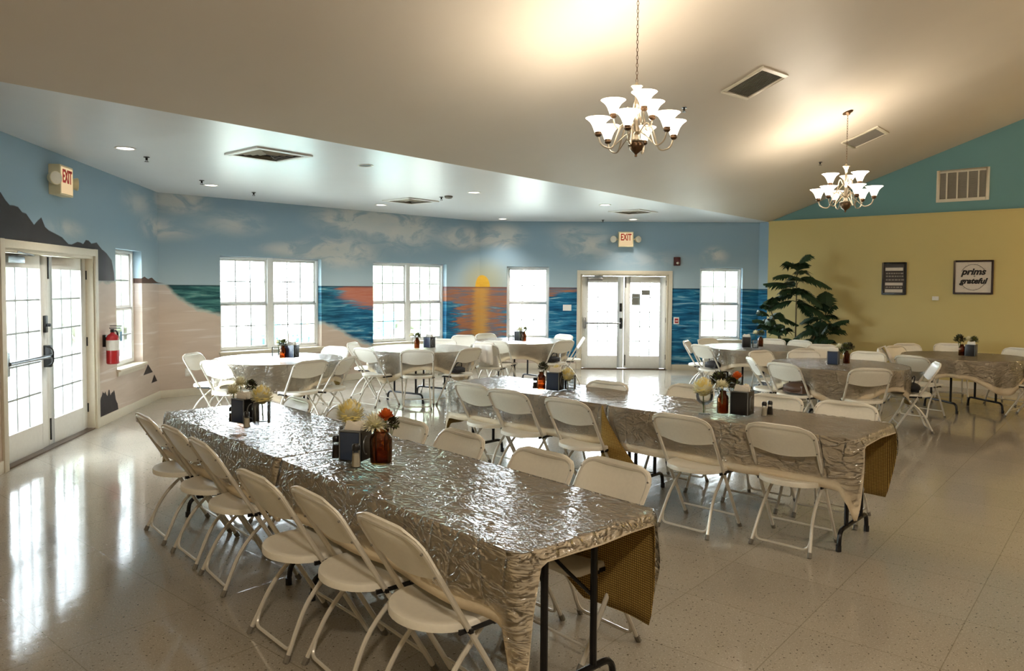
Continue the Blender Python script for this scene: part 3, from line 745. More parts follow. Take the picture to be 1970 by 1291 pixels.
def perim(kind, a, b, r, M_):
    out = []
    if kind == 'round':
        for k in range(M_):
            t_ = 2*PI*k/M_; out.append((Vector((a*math.cos(t_), a*math.sin(t_), 0)), Vector((math.cos(t_), math.sin(t_), 0)), a*t_))
        return out, 2*PI*a
    segs = []; s_ = 0
    pts = []
    def line(p, q, n_):
        L_ = math.hypot(q[0]-p[0], q[1]-p[1]); m = max(2, int(L_/.03))
        for i in range(m):
            k = i/m; pts.append((Vector((p[0]+(q[0]-p[0])*k, p[1]+(q[1]-p[1])*k, 0)), Vector(n_)))
    def arc(cx, cy, a0):
        for i in range(7):
            t_ = math.radians(a0+90*i/7); pts.append((Vector((cx+r*math.cos(t_), cy+r*math.sin(t_), 0)), Vector((math.cos(t_), math.sin(t_), 0))))
    line((a, -b+r), (a, b-r), (1, 0, 0)); arc(a-r, b-r, 0)
    line((a-r, b), (-a+r, b), (0, 1, 0)); arc(-a+r, b-r, 90)
    line((-a, b-r), (-a, -b+r), (-1, 0, 0)); arc(-a+r, -b+r, 180)
    line((-a+r, -b), (a-r, -b), (0, -1, 0)); arc(a-r, -b+r, 270)
    tot = 0
    for i, (p, n_) in enumerate(pts):
        out.append((p, n_, tot)); tot += (pts[(i+1) % len(pts)][0]-p).length
    return out, tot
def drape(name, parent_T, kind, a, b, r, z, dropf, foldf, mats, off=0.0, solid=0.0025, seed=0, rows=9):
    P, tot = perim(kind, a+off, b+off, r, 132); n_ = len(P); vs = []; uvs = []
    for k in range(rows+1):
        q = k/rows
        for (p, nn, s_) in P:
            dr = dropf(p, s_); f = foldf(p, s_)
            o_ = (0.006*min(1, k)+q*.018+f*q**1.2*min(1, dr/.2))
            zz = z-dr*q-(0.0 if k else 0)
            pt = p+nn*o_
            vs.append((pt.x, pt.y, zz)); uvs.append((s_, dr*q+10))
    mb = MB(); fs = []; suv = []
    for k in range(rows):
        for i in range(n_):
            j = (i+1) % n_; fs.append((k*n_+i, k*n_+j, (k+1)*n_+j, (k+1)*n_+i))
    mb.add(vs, fs, 0, None, uvs)
    for fi in range(len(fs)):
        f = fs[fi]
        if f[1] % n_ == 0: mb.uv[fi] = [uvs[f[0]], (tot, uvs[f[1]][1]), (tot, uvs[f[2]][1]), uvs[f[3]]]
    # top, several rings with faint undulation
    rings = [1.0, .97, .9, .75, .5, .25]; b0 = len(mb.v); tv = []; tuv = []
    for ri, q in enumerate(rings):
        for (p, nn, s_) in P:
            x, y = p.x*q, p.y*q
            un_ = 0.0 if ri == 0 else .0009*noise.noise(Vector((x*7+seed, y*7, 0)))
            tv.append((x, y, z+un_)); tuv.append((x, y))
    tf = []
    for ri in range(len(rings)-1):
        for i in range(n_):
            j = (i+1) % n_; tf.append((ri*n_+i, (ri+1)*n_+i, (ri+1)*n_+j, ri*n_+j))
    tf = [tuple(reversed(f)) for f in tf]
    tf.append(tuple((len(rings)-1)*n_+i for i in range(n_)))
    mb.add(tv, tf, 0, None, tuv)
    o = mb.build(name, mats, smooth=False)
    me_ = o.data
    bm = bmesh.new(); bm.from_mesh(me_); bmesh.ops.remove_doubles(bm, verts=bm.verts, dist=1e-5); bmesh.ops.recalc_face_normals(bm, faces=bm.faces)
    # ensure normals outward (top face up)
    tp = max(bm.faces, key=lambda f_: f_.calc_center_median().z)
    if tp.normal.z < 0: bmesh.ops.reverse_faces(bm, faces=bm.faces)
    bm.to_mesh(me_); bm.free()
    me_.polygons.foreach_set('use_smooth', [True]*len(me_.polygons)); me_.set_sharp_from_angle(angle=math.radians(60))
    o.matrix_world = parent_T
    if solid:
        md = o.modifiers.new('Solidify', 'SOLIDIFY'); md.thickness = solid; md.offset = -1.0; md.use_rim = True
        if len(mats) > 1: md.material_offset = 1; md.material_offset_rim = 1
    return o
TZ = .745
def rect_table(cen, ang, label, sides, tails, clabel, plabel, seed, flap=False):
    root = thing('folding_table', cen, ang, label, 'table', 'long folding tables')
    mb = MB(); mb.box((0, 0, .72), (1.83, .75, .038)); mb.build('tabletop', 'plastic', root, bevel=.012)
    leg_frame(root, -.80, 1); leg_frame(root, .80, -1)
    a, b = .925, .385
    dN, dF, dL, dR = sides   # near end (-x), far end (+x), left (+y), right (-y)
    def base(p, w=.05):
        # weights by side, blended round the corners
        wx = max(0.0, abs(p.x)-(a-.045))/.045; wy = max(0.0, abs(p.y)-(b-.045))/.045
        wx = min(1, wx); wy = min(1, wy); s_ = wx+wy+1e-6
        dr_ = dR-(dR-min(dR, .30))*min(1, max(0, (p.x+a-.42)/.25))
        return ((dF if p.x > 0 else dN)*wx+(dL if p.y > 0 else dr_)*wy)/s_
    def drop(p, s_):
        d_ = base(p)
        for (sx_, sy_, amt) in tails:
            c_ = Vector((sx_*(a-.012), sy_*(b-.012), 0)); dd = (Vector((p.x, p.y, 0))-c_).length
            if amt > d_: d_ += (amt-d_)*math.exp(-(dd/.036)**2)
        return d_+.008*noise.noise(Vector((p.x*5+seed, p.y*5, 0)))
    def fold(p, s_):
        return .014*math.sin(s_*9+seed)+.012*noise.noise(Vector((s_*3, seed, 0)))
    T = Matrix.Translation(cen) @ Matrix.Rotation(ang, 4, 'Z')
    c = drape('tablecloth', T, 'rect', a, b, .05, TZ, drop, fold, ['cloth', 'backing'], seed=seed)
    tag(c, clabel, 'tablecloth', 'taupe cloths on the long tables')
    k = drape('plastic_cover', T, 'rect', a, b, .05, TZ+.004, lambda p, s_: min(.40, max(.03, drop(p, s_)*.82)), lambda p, s_: fold(p, s_)+.006, ['cover'], off=.006, solid=0, seed=seed+3)
    tag(k, plabel, 'plastic cover', 'clear plastic covers')
    if flap:
        mf = MB(); vs = []; fs = []; nr, nc = 12, 8
        for j in range(nr+1):
            q = j/nr
            for i in range(nc+1):
                w_ = .012+.30*q**1.4; vs.append((a+.01-w_*i/nc, b+.034+.02*math.sin(PI*i/nc)*q, TZ+.002-.44*q+.03*(i/nc)*q))
        for j in range(nr):
            for i in range(nc):
                p0 = j*(nc+1)+i; fs.append((p0, p0+1, p0+nc+2, p0+nc+1))
        mf.add(vs, fs, 0, None, [(v[0], v[2]+5) for v in vs]); fo = mf.build('folded_corner', 'backing', c)
        fo['label'] = 'gold checked backing folded outward at the corner'; md = fo.modifiers.new('Solidify', 'SOLIDIFY'); md.thickness = .003
    return root
def round_table(cen, ang, label, clabel, plabel, seed):
    root = thing('round_table', cen, ang, label, 'table', 'round tables')
    mb = MB(); mb.lathe([(.01, .70), (.74, .70), (.755, .712), (.755, .728), (.74, .74), (.01, .74)], 48); mb.build('tabletop', 'plastic', root, ang=30)
    leg_frame(root, -.33, 1, .2, .33); leg_frame(root, .33, -1, .2, .33)
    def drop(p, s_):
        t_ = math.atan2(p.y, p.x)
        return .24+.20*abs(math.cos(2*t_))**3+.01*noise.noise(Vector((math.cos(t_)*3, math.sin(t_)*3, seed)))
    def fold(p, s_):
        t_ = math.atan2(p.y, p.x)
        return .022*math.sin(t_*14+seed)+.014*math.sin(t_*23+seed*2)-.03
    T = Matrix.Translation(cen) @ Matrix.Rotation(ang, 4, 'Z')
    c = drape('tablecloth', T, 'round', .765, .765, 0, TZ, drop, fold, ['cloth', 'backing'], seed=seed)
    tag(c, clabel, 'tablecloth', 'taupe cloths on the round tables')
    k = drape('plastic_cover', T, 'round', .765, .765, 0, TZ+.004, lambda p, s_: drop(p, s_)*.8, lambda p, s_: fold(p, s_)+.006, ['cover'], off=.006, solid=0, seed=seed+3)
    tag(k, plabel, 'plastic cover', 'clear plastic covers')
    return root
def unit(a): return Vector((math.cos(a), math.sin(a), 0))
R_ = math.radians
a1 = R_(132.2); L1 = unit(a1); S1 = unit(a1-PI/2); O1 = Vector((.033, 2.507, 0))
a2 = R_(137.4); L2 = unit(a2); S2_ = unit(a2-PI/2); O2 = Vector((2.12, 4.515, 0))-S2_*.03
T1A = O1+L1*.915+S1*.375; T1B = T1A+L1*1.875
T2A = O2+L2*.915+S2_*.36; T2B = T2A+L2*1.865+S2_*.03
rect_table(T1A, a1, 'long folding table nearest the camera, black legs showing at its open end', (.045, .05, .27, .50), [(-1, 1, .66), (1, 1, .2)],
           'taupe tablecloth on the nearest long table, gold checked backing showing under its end', 'crinkled clear plastic over the nearest long table', 1.3)
rect_table(T1B, a1, 'long folding table continuing the nearest one toward the glass doors on the left', (.05, .18, .30, .30), [(-1, 1, .34), (1, 1, .4)],
           'taupe tablecloth on the table end that points to the left doors', 'crinkled clear plastic over the far half of the left table row', 2.7)
rect_table(T2A, a2, 'long folding table of the right row, end nearest the open floor on the right', (.05, .30, .32, .52), [(-1, 1, .50), (1, 1, .42)],
           'taupe tablecloth on the right row, its corner hanging low at the open right end', 'crinkled clear plastic over the right row table with the black napkin holder', 4.1, True)
rect_table(T2B, a2, 'long folding table at the far end of the right row, mid room', (.05, .40, .32, .30), [(1, 1, .56), (1, -1, .5)],
           'taupe tablecloth on the far table of the right row, middle of the room', 'crinkled clear plastic over the middle table with the blue napkin holder', 5.9)
RC = [atz(536, 690, TZ), atz(808, 670, TZ), atz(1003, 655.5, TZ), atz(1450, 668, TZ), atz(1614, 701, TZ), atz(1855, 685, TZ)]
RC = [Vector((p.x, p.y, 0)) for p in RC]
rt = [(.4, 'round table under the wide double window at the left', 'pale cloth on the round table under the left double window', 'shiny clear plastic on the round table under the left double window'),
      (1.0, 'round table in front of the second double window', 'taupe cloth on the round table by the second double window', 'shiny clear plastic on the round table by the second double window'),
      (.72, 'round table left of the far white double doors', 'taupe cloth on the round table left of the far doors', 'shiny clear plastic on the round table left of the far doors'),
      (.3, 'farthest right round table, in front of the last window', 'tan cloth on the round table in front of the last window', 'clear plastic on the round table in front of the last window'),
      (1.2, 'round table in front of the palm and yellow wall, second from right', 'tan cloth on the round table nearest the long row, in front of the palm', 'clear plastic on the round table in front of the palm'),
      (.1, 'rightmost round table, under the framed script sign', 'tan cloth on the rightmost round table', 'clear plastic on the rightmost round table')]
for i, (rz, l1, l2, l3) in enumerate(rt): round_table(RC[i], rz, l1, l2, l3, i*1.7)

# ------------------------------------------------------------------ chairs in place
gL = 'chairs along the left side of the nearest table row'
fa = a1-PI/2
def along(O_, L_, S_, t_, off_): return O_+L_*t_+S_*off_
for t_, o_, lab in ((.43, 0, 'folding chair nearest the camera, at the open end of the nearest table'), (.93, -.03, 'second folding chair from the camera along the near side of the nearest table'),
                (1.385, -.08, 'third folding chair from the camera, before the seam of the two cloths'), (2.25, -.01, 'folding chair just beyond the cloth seam on the left side'),
                (2.74, .0, 'fifth folding chair from the camera on the left side, between two others'), (3.28, .0, 'folding chair at the far left end of the row, nearest the glass doors')):
    chair_at(along(O1, L1, S1, t_, o_), fa+R_(random.uniform(-3, 3)), lab, gL)
gR = 'chairs along the far side of the nearest table row'
for (x, y, lab) in ((1190, 891, 'folding chair on the far side of the nearest table, closest to its open end'), (1050, 871, 'folding chair on the far side, second from the open end of the nearest table'),
                    (893, 833, 'folding chair on the far side, just right of the orange and cream flowers'), (790, 810, 'folding chair on the far side, half hidden by the orange flowers'),
                    (668, 787, 'folding chair behind the round cream bloom of the nearest table'), (578, 768, 'folding chair on the far side of the row, right of the far cream bloom')):
    chair_px(x, y, fa+PI+R_(random.uniform(-2, 2)), lab, gR)
g2 = 'chairs along the near side of the right table row'; f2_ = a2-PI/2
for (x, y, lab) in ((903, 737, 'leftmost folding chair on the near side of the right row, by the hanging cloth end'), (972, 750, 'second folding chair from the left on the near side of the right row'),
                    (1086, 768, 'third folding chair from the left, in front of the blue napkin holder'), (1306, 799, 'folding chair below the white flower and amber bottle of the right row'),
                    (1497, 818, 'rightmost folding chair on the near side of the right row')):
    chair_px(x, y+3, f2_+R_(random.uniform(-2, 2)), lab, g2)
g3 = 'chairs along the far side of the right table row'
for (x, y, lab) in ((1171, 736, 'folding chair behind the right row, in line with the far doors'), (1332, 743, 'folding chair behind the right row, half hidden by the white flower'),
                    (1495, 762, 'folding chair behind the salt and pepper shakers of the right row'), (1630, 776, 'folding chair at the far right corner behind the right row')):
    chair_px(x, y, f2_+PI+R_(random.uniform(-2, 2)), lab, g3)
def rchair(i, x, y, lab, tw=0, key=None, dmin=1.06):
    P = atz(x, y, .80); P = Vector((P.x, P.y, 0)); C_ = RC[i]; d = (C_-P)
    if d.length < dmin: P = C_-d.normalized()*dmin; d = C_-P
    ang = math.atan2(d.y, d.x)+R_(tw); pos = P-unit(ang)*YT
    chair_at(pos, ang, lab, 'chairs around the round tables')
    if key: chairs[key] = (pos, ang)
rchair(0, 381, 681, 'white folding chair seen side-on, left of the round table under the left double window', -10)
rchair(0, 431, 694, 'white folding chair just right of the side-on one, at the left round table')
rchair(0, 589, 693, 'folding chair seen from behind at the front of the left round table', 12)
rchair(0, 668, 689, 'folding chair seen from behind at the right front of the left round table', 12)
rchair(0, 648, 668, 'white folding chair on the far right side of the left round table')
rchair(1, 684, 660, 'white folding chair at the left edge of the second round table, by the wall', 0)
rchair(1, 712, 670, 'white folding chair turned side-on between the first two round tables', 0)
rchair(1, 803, 673, 'folding chair seen squarely from behind at the second round table', 0)
rchair(1, 892, 670, 'folding chair with a black bag on its seat at the second round table', 0, 'bagA')
rchair(1, 893, 646, 'white folding chair behind the second round table, in front of the painted sunset', 0)
rchair(1, 852, 654, 'folding chair behind the napkin holder of the second round table')
rchair(2, 930, 662, 'folding chair draped with a white knit between two round tables', 0, 'knit')
rchair(2, 938, 643, 'white folding chair against the painted sun glitter')
rchair(2, 965, 655, 'white folding chair seen from behind, left of the hanging cloth at the third round table', 0)
rchair(2, 1069, 655, 'folding chair with a black bag, right front of the third round table', 0, 'bagB')
rchair(2, 1079, 645, 'white folding chair behind the bag chair at the third round table')
rchair(2, 1100, 650, 'white folding chair seen side-on, nearest the far doors', 0)
rchair(3, 1344, 657, 'white folding chair seen side-on right of the far doors', 0)
rchair(3, 1377, 654, 'beige folding chair below the last window')
rchair(3, 1398, 663, 'white folding chair with a dark bag on its seat near the last window', 0, 'bagC')
rchair(3, 1502, 667, 'brownish backed folding chair between the two palm side tables', 0)
rchair(3, 1486, 653, 'white folding chair just left under the palm fronds')
rchair(3, 1541, 656, 'small white folding chair back right at the foot of the palm')
rchair(4, 1461, 676, 'beige folding chair back turned toward the camera beside the far round table', 0, None, 1.06)
rchair(4, 1442, 690, 'white folding chair seen side-on left of the table in front of the palm', 0)
rchair(4, 1545, 676, 'folding chair facing the camera across the table in front of the palm', 0)
rchair(4, 1582, 664, 'folding chair half hidden by the napkins of the table in front of the palm', 0)
rchair(4, 1538, 698, 'white folding chair holding a brown bag, front left of the table before the palm', 0, 'bagD')
rchair(4, 1647, 702, 'folding chair seen squarely from behind in front of the table before the palm', 0)
rchair(4, 1671, 678, 'folding chair facing the camera on the right of the table before the palm', 0)
rchair(4, 1776, 698, 'folding chair seen from the side with crossed legs, between the two right tables', 0, 'dark')
rchair(5, 1729, 667, 'white folding chair seen side-on at the left of the rightmost table', 0)
rchair(5, 1752, 686, 'white folding chair tilted toward the rightmost table', 0)
rchair(5, 1743, 662, 'beige folding chair against the yellow wall, left of the rightmost table', 0)
rchair(5, 1827, 662, 'beige folding chair back just left of the rightmost centrepiece')
rchair(5, 1826, 676, 'white folding chair seen from behind, front left of the rightmost table', 0, 'hang')
rchair(5, 1938, 683, 'folding chair seen from behind at the right edge of the picture', 0)
rchair(5, 1962, 671, 'white folding chair behind the rightmost one, at the picture edge', 0)

# ------------------------------------------------------------------ things lying on chairs
def bag(key, mat, label, name='handbag', s=1.0):
    pos, ang = chairs[key]; root = thing(name, pos+zt(.446), ang-PI/2, label, 'bag')
    mb = MB(); mb.ball((0, 0, .06*s), (.15*s, .10*s, .06*s), 14, 8); mb.box((0, 0, .05*s), (.24*s, .13*s, .08*s)); mb.build('bag_body', mat, root, bevel=.01)
    mb = MB(); mb.tube(fillet([(-.09*s, 0, .09*s), (-.06*s, -.03, .19*s), (.06*s, -.03, .19*s), (.09*s, 0, .09*s)], .05, 5), .007, 6); mb.build('bag_strap', mat, root)
bag('bagA', 'blackbag', 'black bag on a chair seat at the second round table', s=.8)
bag('bagB', 'blackbag', 'black bag lying on a chair at the third round table', s=.8)
bag('bagC', 'blackbag', 'dark bag on the white chair near the last window')
bag('bagD', 'brownbag', 'brown bag on the chair in front of the palm table', s=1.1)
bag('dark', 'blackbag', 'dark bag on the side-on chair between the two right tables')
def draped(key, label, side=0.0, drop_f=.42, drop_b=.30, w=.30, cat='jacket', name='white_knit'):
    pos, ang = chairs[key]; T = Matrix.Translation(pos) @ Matrix.Rotation(ang-PI/2, 4, 'Z')
    mb = MB(); nx, ny = 10, 14; vs = []; fs = []
    path = [(-.27+.035+.14*0, .0)]
    for j in range(ny+1):
        q = j/ny*2-1
        if q < 0: dz = -q*drop_b; y = YT-.03-dz*.05; z = .815-dz
        else: dz = q*drop_f; y = YT+.045+dz*.50; z = .815-dz
        for i in range(nx+1):
            x = side+(-.5+i/nx)*w*(1+.15*abs(q)); wv = .012*math.sin(i*1.9+j*.4)*min(1, abs(q)*3)
            vs.append((x, y+wv+(.0 if q < 0 else .0), z-.02*math.sin(i*.9)*abs(q)))
    for j in range(ny):
        for i in range(nx):
            a = j*(nx+1)+i; fs.append((a, a+1, a+nx+2, a+nx+1))
    mb.add(vs, fs); o = mb.build(name, 'whitecloth'); o.matrix_world = T
    md = o.modifiers.new('Solidify', 'SOLIDIFY'); md.thickness = .012; md.offset = 1
    tag(o, label, cat)
draped('knit', 'white knit cardigan hanging over a chair back between two round tables')
draped('hang', 'white cloth hanging over the left corner of a chair back at the rightmost table', -.2, .3, .3, .14, 'cloth', 'white_cloth')

# ------------------------------------------------------------------ table centrepieces
IZ = TZ+.0065
def base_px(x, y): p = atz(x, y, IZ); return Vector((p.x, p.y, IZ))
protos = {}
def proto(key, maker):
    def place(x, y, rz=0.0, label='', cat='', group=None, s=1.0, pos=None):
        p = pos if pos is not None else base_px(x, y)
        if key not in protos:
            o = maker(); protos[key] = (o, tree_of(o)); o.location = p; o.rotation_euler = (0, 0, rz); tag(o, label, cat, group)
        else: o = dup(protos[key][0], p, rz, label, cat, group, protos[key][1])
        o.scale = (s, s, s); return o
    return place
def mk_holder(face):
    def f():
        root = thing('napkin_holder', (0, 0, 0))
        mb = MB(); mb.box((0, 0, .077), (.115, .115, .15)); mb.build('holder_body', 'black', root, bevel=.006)
        for s_ in (-1, 1):
            mb = MB(); mb.box((0, s_*.0590, .077), (.10, .004, .135)); mb.build('face_plate', face, root, bevel=.002)
            mb = MB(); mb.box((s_*.0590, 0, .077), (.004, .10, .135)); mb.build('side_plate', 'black', root, bevel=.002)
            mb = MB()
            for q in (-1, 1): mb.box((q*.0555, s_*.0575, .077), (.006, .006, .152))
            mb.box((0, s_*.0575, .151), (.11, .006, .006)); mb.build('edge_trim', 'edge', root)
            mb = MB(); pts = [(s_*.0615, .035*math.cos(a), .077+.045*math.sin(a)) for a in [PI*(.5+i/10) for i in range(11)]]; mb.tube(pts, .0035, 6); mb.build('emblem', 'edge', root)
        mb = MB()
        for k in range(7):
            a = .25*math.sin(k*2.1); mb.box((0, 0, 0), (.085, .004, .06), 0, Matrix.Translation((0.01*math.sin(k), -.03+k*.010, .155)) @ Matrix.Rotation(a, 4, 'X') @ Matrix.Rotation(.3*math.cos(k*1.7), 4, 'Y'))
        mb.build('napkin_stack', 'paper', root, bevel=.001)
        return root
    return f
holderN = proto('hn', mk_holder('navy')); holderB = proto('hb', mk_holder('black'))
def mk_bottle():
    root = thing('amber_bottle', (0, 0, 0)); mb = MB()
    mb.lathe([(.001, .001), (.036, .001), (.040, .006), (.040, .108), (.036, .122), (.024, .134), (.022, .15), (.026, .153), (.024, .155), (.018, .150), (.020, .134), (.034, .118), (.037, .106), (.037, .01), (.001, .008)], 24, cap=False)
    mb.build('bottle_glass', 'amber', root, ang=50)
    mb = MB(); mb.lathe([(.001, .009), (.0362, .009), (.0362, .05), (.001, .05)], 20, cap=False); mb.build('water', 'amberwater', root)
    return root
M['amberwater'] = glass('amber_water', srgb(236, 204, 150))
bottle = proto('bt', mk_bottle)
def mk_jar():
    root = thing('amber_bottle', (0, 0, 0)); mb = MB()
    mb.lathe([(.001, .001), (.046, .001), (.052, .007), (.053, .115), (.048, .132), (.036, .144), (.036, .155), (.039, .158), (.034, .157), (.033, .144), (.046, .129), (.050, .113), (.049, .01), (.001, .008)], 24, cap=False)
    mb.build('bottle_glass', 'amber', root, ang=50)
    mb = MB(); mb.lathe([(.001, .009), (.0485, .009), (.0485, .07), (.001, .07)], 20, cap=False); mb.build('water', 'amberwater', root)
    return root
jar = proto('jr', mk_jar)
def mk_vase():
    root = thing('glass_vase', (0, 0, 0)); mb = MB()
    mb.lathe([(.001, .001), (.040, .001), (.050, .008), (.052, .10), (.050, .13), (.054, .133), (.050, .131), (.048, .10), (.046, .012), (.001, .010)], 24, cap=False)
    mb.build('vase_glass', 'clear', root, ang=50); return root
vase = proto('vs', mk_vase)
def mk_goblet():
    root = thing('glass_goblet', (0, 0, 0)); mb = MB()
    mb.lathe([(.001, .001), (.038, .001), (.036, .005), (.006, .012), (.005, .06), (.03, .07), (.05, .09), (.056, .12), (.052, .16), (.050, .16), (.053, .12), (.047, .093), (.028, .074), (.001, .066)], 24, cap=False)
    mb.build('goblet_glass', 'clear', root, ang=50); return root
goblet = proto('gb', mk_goblet)
def mk_shaker(fill):
    def f():
        root = thing('shaker', (0, 0, 0)); mb = MB()
        mb.lathe([(.001, 0), (.021, 0), (.022, .004), (.016, .068), (.017, .075), (.001, .075)], 10, cap=False); mb.build('shaker_glass', 'clear', root, ang=25)
        mb = MB(); mb.lathe([(.001, .003), (.019, .003), (.015, .058), (.001, .058)], 10, cap=False); mb.build('shaker_content', fill, root)
        mb = MB(); mb.lathe([(.0175, .074), (.018, .092), (.013, .101), (.001, .103)], 12); mb.build('shaker_cap', 'black', root, ang=30)
        return root
    return f
salt = proto('sa', mk_shaker('salt')); pepper = proto('pe', mk_shaker('pepper'))
def fib(n_, cap=1.0):
    out = []
    for i in range(n_):
        z = 1-(i+.5)/n_*(1+cap); r = math.sqrt(max(0, 1-z*z)); a = i*2.39996; out.append(Vector((r*math.cos(a), r*math.sin(a), z)))
    return out
def petal(mb, d, base, L_, w_, curl, mi=0, n_=3):
    d = d.normalized(); s_ = d.cross(Vector((0, 0, 1)) if abs(d.z) < .9 else Vector((1, 0, 0))).normalized(); up = s_.cross(d)
    vs = []
    for i in range(n_+1):
        q = i/n_; ww = w_*math.sin(PI*min(.97, .18+q*.8)); c = base+d*(L_*q)+up*(curl*q*q*L_)
        vs += [c-s_*ww+up*ww*.4, c, c+s_*ww+up*ww*.4]
    fs = []
    for i in range(n_):
        for j in (0, 1): a = i*3+j; fs.append((a, a+1, a+4, a+3))
    mb.add(vs, fs, mi)
def mk_mum():
    root = thing('cream_flower', (0, 0, 0)); mb = MB(); C_ = Vector((0, 0, 0)); r = .048
    for i, d in enumerate(fib(190, .75)): petal(mb, d+Vector((random.uniform(-.2, .2), random.uniform(-.2, .2), .15)), C_+d*r*.6, .040, .013, random.uniform(.3, .9), 1 if (d.z > .1 and d.y < .2 and random.random() < .6) else 0)
    mb.ball((0, 0, 0), .047, 12, 8, 1); mb.build('bloom', ['cream', 'creamcore'], root, ang=60)
    mb = MB(); mb.tube([(0, 0, -.03), (.005, 0, -.15)], .004, 6); mb.build('stem', 'stem', root); return root
def mk_dahlia():
    root = thing('spiky_flower', (0, 0, 0)); mb = MB()
    for i, d in enumerate(fib(130, .35)): petal(mb, d+Vector((random.uniform(-.15, .15), random.uniform(-.15, .15), .1)), Vector(d)*.008, random.uniform(.045, .062), .0062, random.uniform(-.3, .3), 0)
    mb.ball((0, 0, .008), .018, 10, 6, 1); mb.build('bloom', ['cream', 'yellow'], root, ang=60)
    mb = MB(); mb.tube([(0, 0, -.01), (.004, 0, -.15)], .004, 6); mb.build('stem', 'stem', root); return root
def mk_orange():
    root = thing('orange_flower', (0, 0, 0)); mb = MB()
    for i, d in enumerate(fib(46, .5)): petal(mb, d, Vector(d)*.006, .027, .012, .9, 0)
    mb.ball((0, 0, 0), .014, 8, 6, 0); mb.build('bloom', 'orange', root, ang=60)
    mb = MB(); mb.tube([(0, 0, -.01), (-.004, 0, -.13)], .003, 6); mb.build('stem', 'stem', root); return root
def mk_fol(mats, n_, R0):
    def f():
        root = thing('foliage_sprig', (0, 0, 0)); mb = MB()
        for i, d in enumerate(fib(n_, .6)):
            rr = R0*random.uniform(.45, 1.0); petal(mb, d+Vector((random.uniform(-.5, .5), random.uniform(-.5, .5), random.uniform(-.3, .5))), d*rr, .030, .012, random.uniform(-.4, .8), 0 if random.random() < .7 else 1)
        mb.build('leaf_cluster', mats, root, ang=60)
        mb = MB()
        for k in range(4): mb.tube([(0, 0, -.13), (R0*.5*math.cos(k*1.6), R0*.5*math.sin(k*1.6), 0)], .0025, 5)
        mb.build('stem', 'stem', root); return root
    return f
mum = proto('mu', mk_mum); dahlia = proto('da', mk_dahlia); orangef = proto('or', mk_orange)
darkf = proto('df', mk_fol(['leafdark', 'leaf'], 150, .062)); greenf = proto('gf', mk_fol(['leaf', 'leafdark'], 110, .05))
def fl(place, px_, py_, zref_px, label, s=1.0, cat='flower', group='table flowers', rz=0.0):
    """bloom seen at (px,py), at the distance of the base pixel zref_px"""
    b = base_px(*zref_px); r = ray(px_, py_); k = (b.y-EYE.y)/r.y; P = EYE+r*k
    return place(0, 0, rz, label, cat, group, s, pos=P)
gh = 'napkin holders'; gb_ = 'amber bottles'; gs = 'salt and pepper shakers'
# nearest table
holderN(684, 884, -.30, 'navy napkin holder on the nearest table, beside the amber bottle', 'napkin holder', gh, 1.05)
jar(733, 891, 0, 'wide amber bottle on the nearest table', 'bottle', gb_, 1.08)
pepper(647, 880, 0, 'pepper shaker left of the napkin holder on the nearest table', 'shaker', gs, 1.15)
salt(685, 898, 0, 'salt shaker in front of the napkin holder on the nearest table', 'shaker', gs, 1.15)
vase(672, 868, 0, 'clear glass vase behind the napkin holder on the nearest table', 'vase', 'glass vases', 1.0)
fl(mum, 674, 797, (672, 868), 'round cream bloom on the nearest table', 1.15)
fl(dahlia, 722, 820, (731, 889), 'spiky cream bloom in the amber bottle of the nearest table', 1.2)
fl(orangef, 742, 803, (735, 889), 'orange bloom in the amber bottle of the nearest table', 1.2)
fl(darkf, 752, 815, (736, 885), 'dark leaf sprig behind the orange bloom', .62, 'foliage')
# far end of left row
holderN(472, 812, -.55, 'blue napkin holder at the far end of the left row', 'napkin holder', gh, 1.05)
vase(503, 816, 0, 'glass vase at the far end of the left row', 'vase', 'glass vases', 1.15)
pepper(446, 812, 0, 'small shaker left of the blue napkin holder, far end of left row', 'shaker', gs)
salt(475, 822, 0, 'small shaker before the blue napkin holder at the far end of the left row', 'shaker', gs)
bottle(466, 798, 0, 'amber bottle hidden behind the blue napkin holder of the left row', 'bottle', gb_, .95)
fl(mum, 504, 763, (503, 816), 'round cream bloom at the far end of the left row', 1.05)
fl(dahlia, 449, 755, (466, 798), 'lower of the two yellowish spiky blooms on the left row', 1.0)
fl(dahlia, 463, 739, (466, 796), 'upper of the two yellowish spiky blooms on the left row', .95, rz=1.0)
fl(darkf, 483, 742, (468, 794), 'dark sprig beside the yellowish spiky blooms', .6, 'foliage')
# right row, near table
holderB(1427, 797, -.62, 'black napkin holder on the right row', 'napkin holder', gh, 1.12)
bottle(1390, 795, 0, 'amber bottle beside the black napkin holder of the right row', 'bottle', gb_, 1.05)
goblet(1355, 797, 0, 'clear footed glass holding a cream bloom on the right row', 'glass', None, 1.1)
salt(1470, 800, 0, 'salt shaker right of the black napkin holder', 'shaker', gs)
pepper(1481, 798, 0, 'pepper shaker right of the black napkin holder', 'shaker', gs)
fl(mum, 1353, 748, (1355, 797), 'cream bloom in the footed glass of the right row', 1.15)
fl(darkf, 1384, 733, (1390, 793), 'left half of the large olive leaf bunch on the right row', .95, 'foliage')
fl(darkf, 1409, 738, (1392, 791), 'right half of the large olive leaf bunch on the right row', .85, 'foliage')
fl(dahlia, 1389, 743, (1390, 799), 'spiky pale bloom below the olive leaves of the right row', .85)
fl(orangef, 1418, 726, (1392, 796), 'orange bloom at the edge of the olive leaves', 1.1)
fl(mum, 1435, 749, (1430, 792), 'small crumpled cream bloom on top of the black napkin holder', .55)
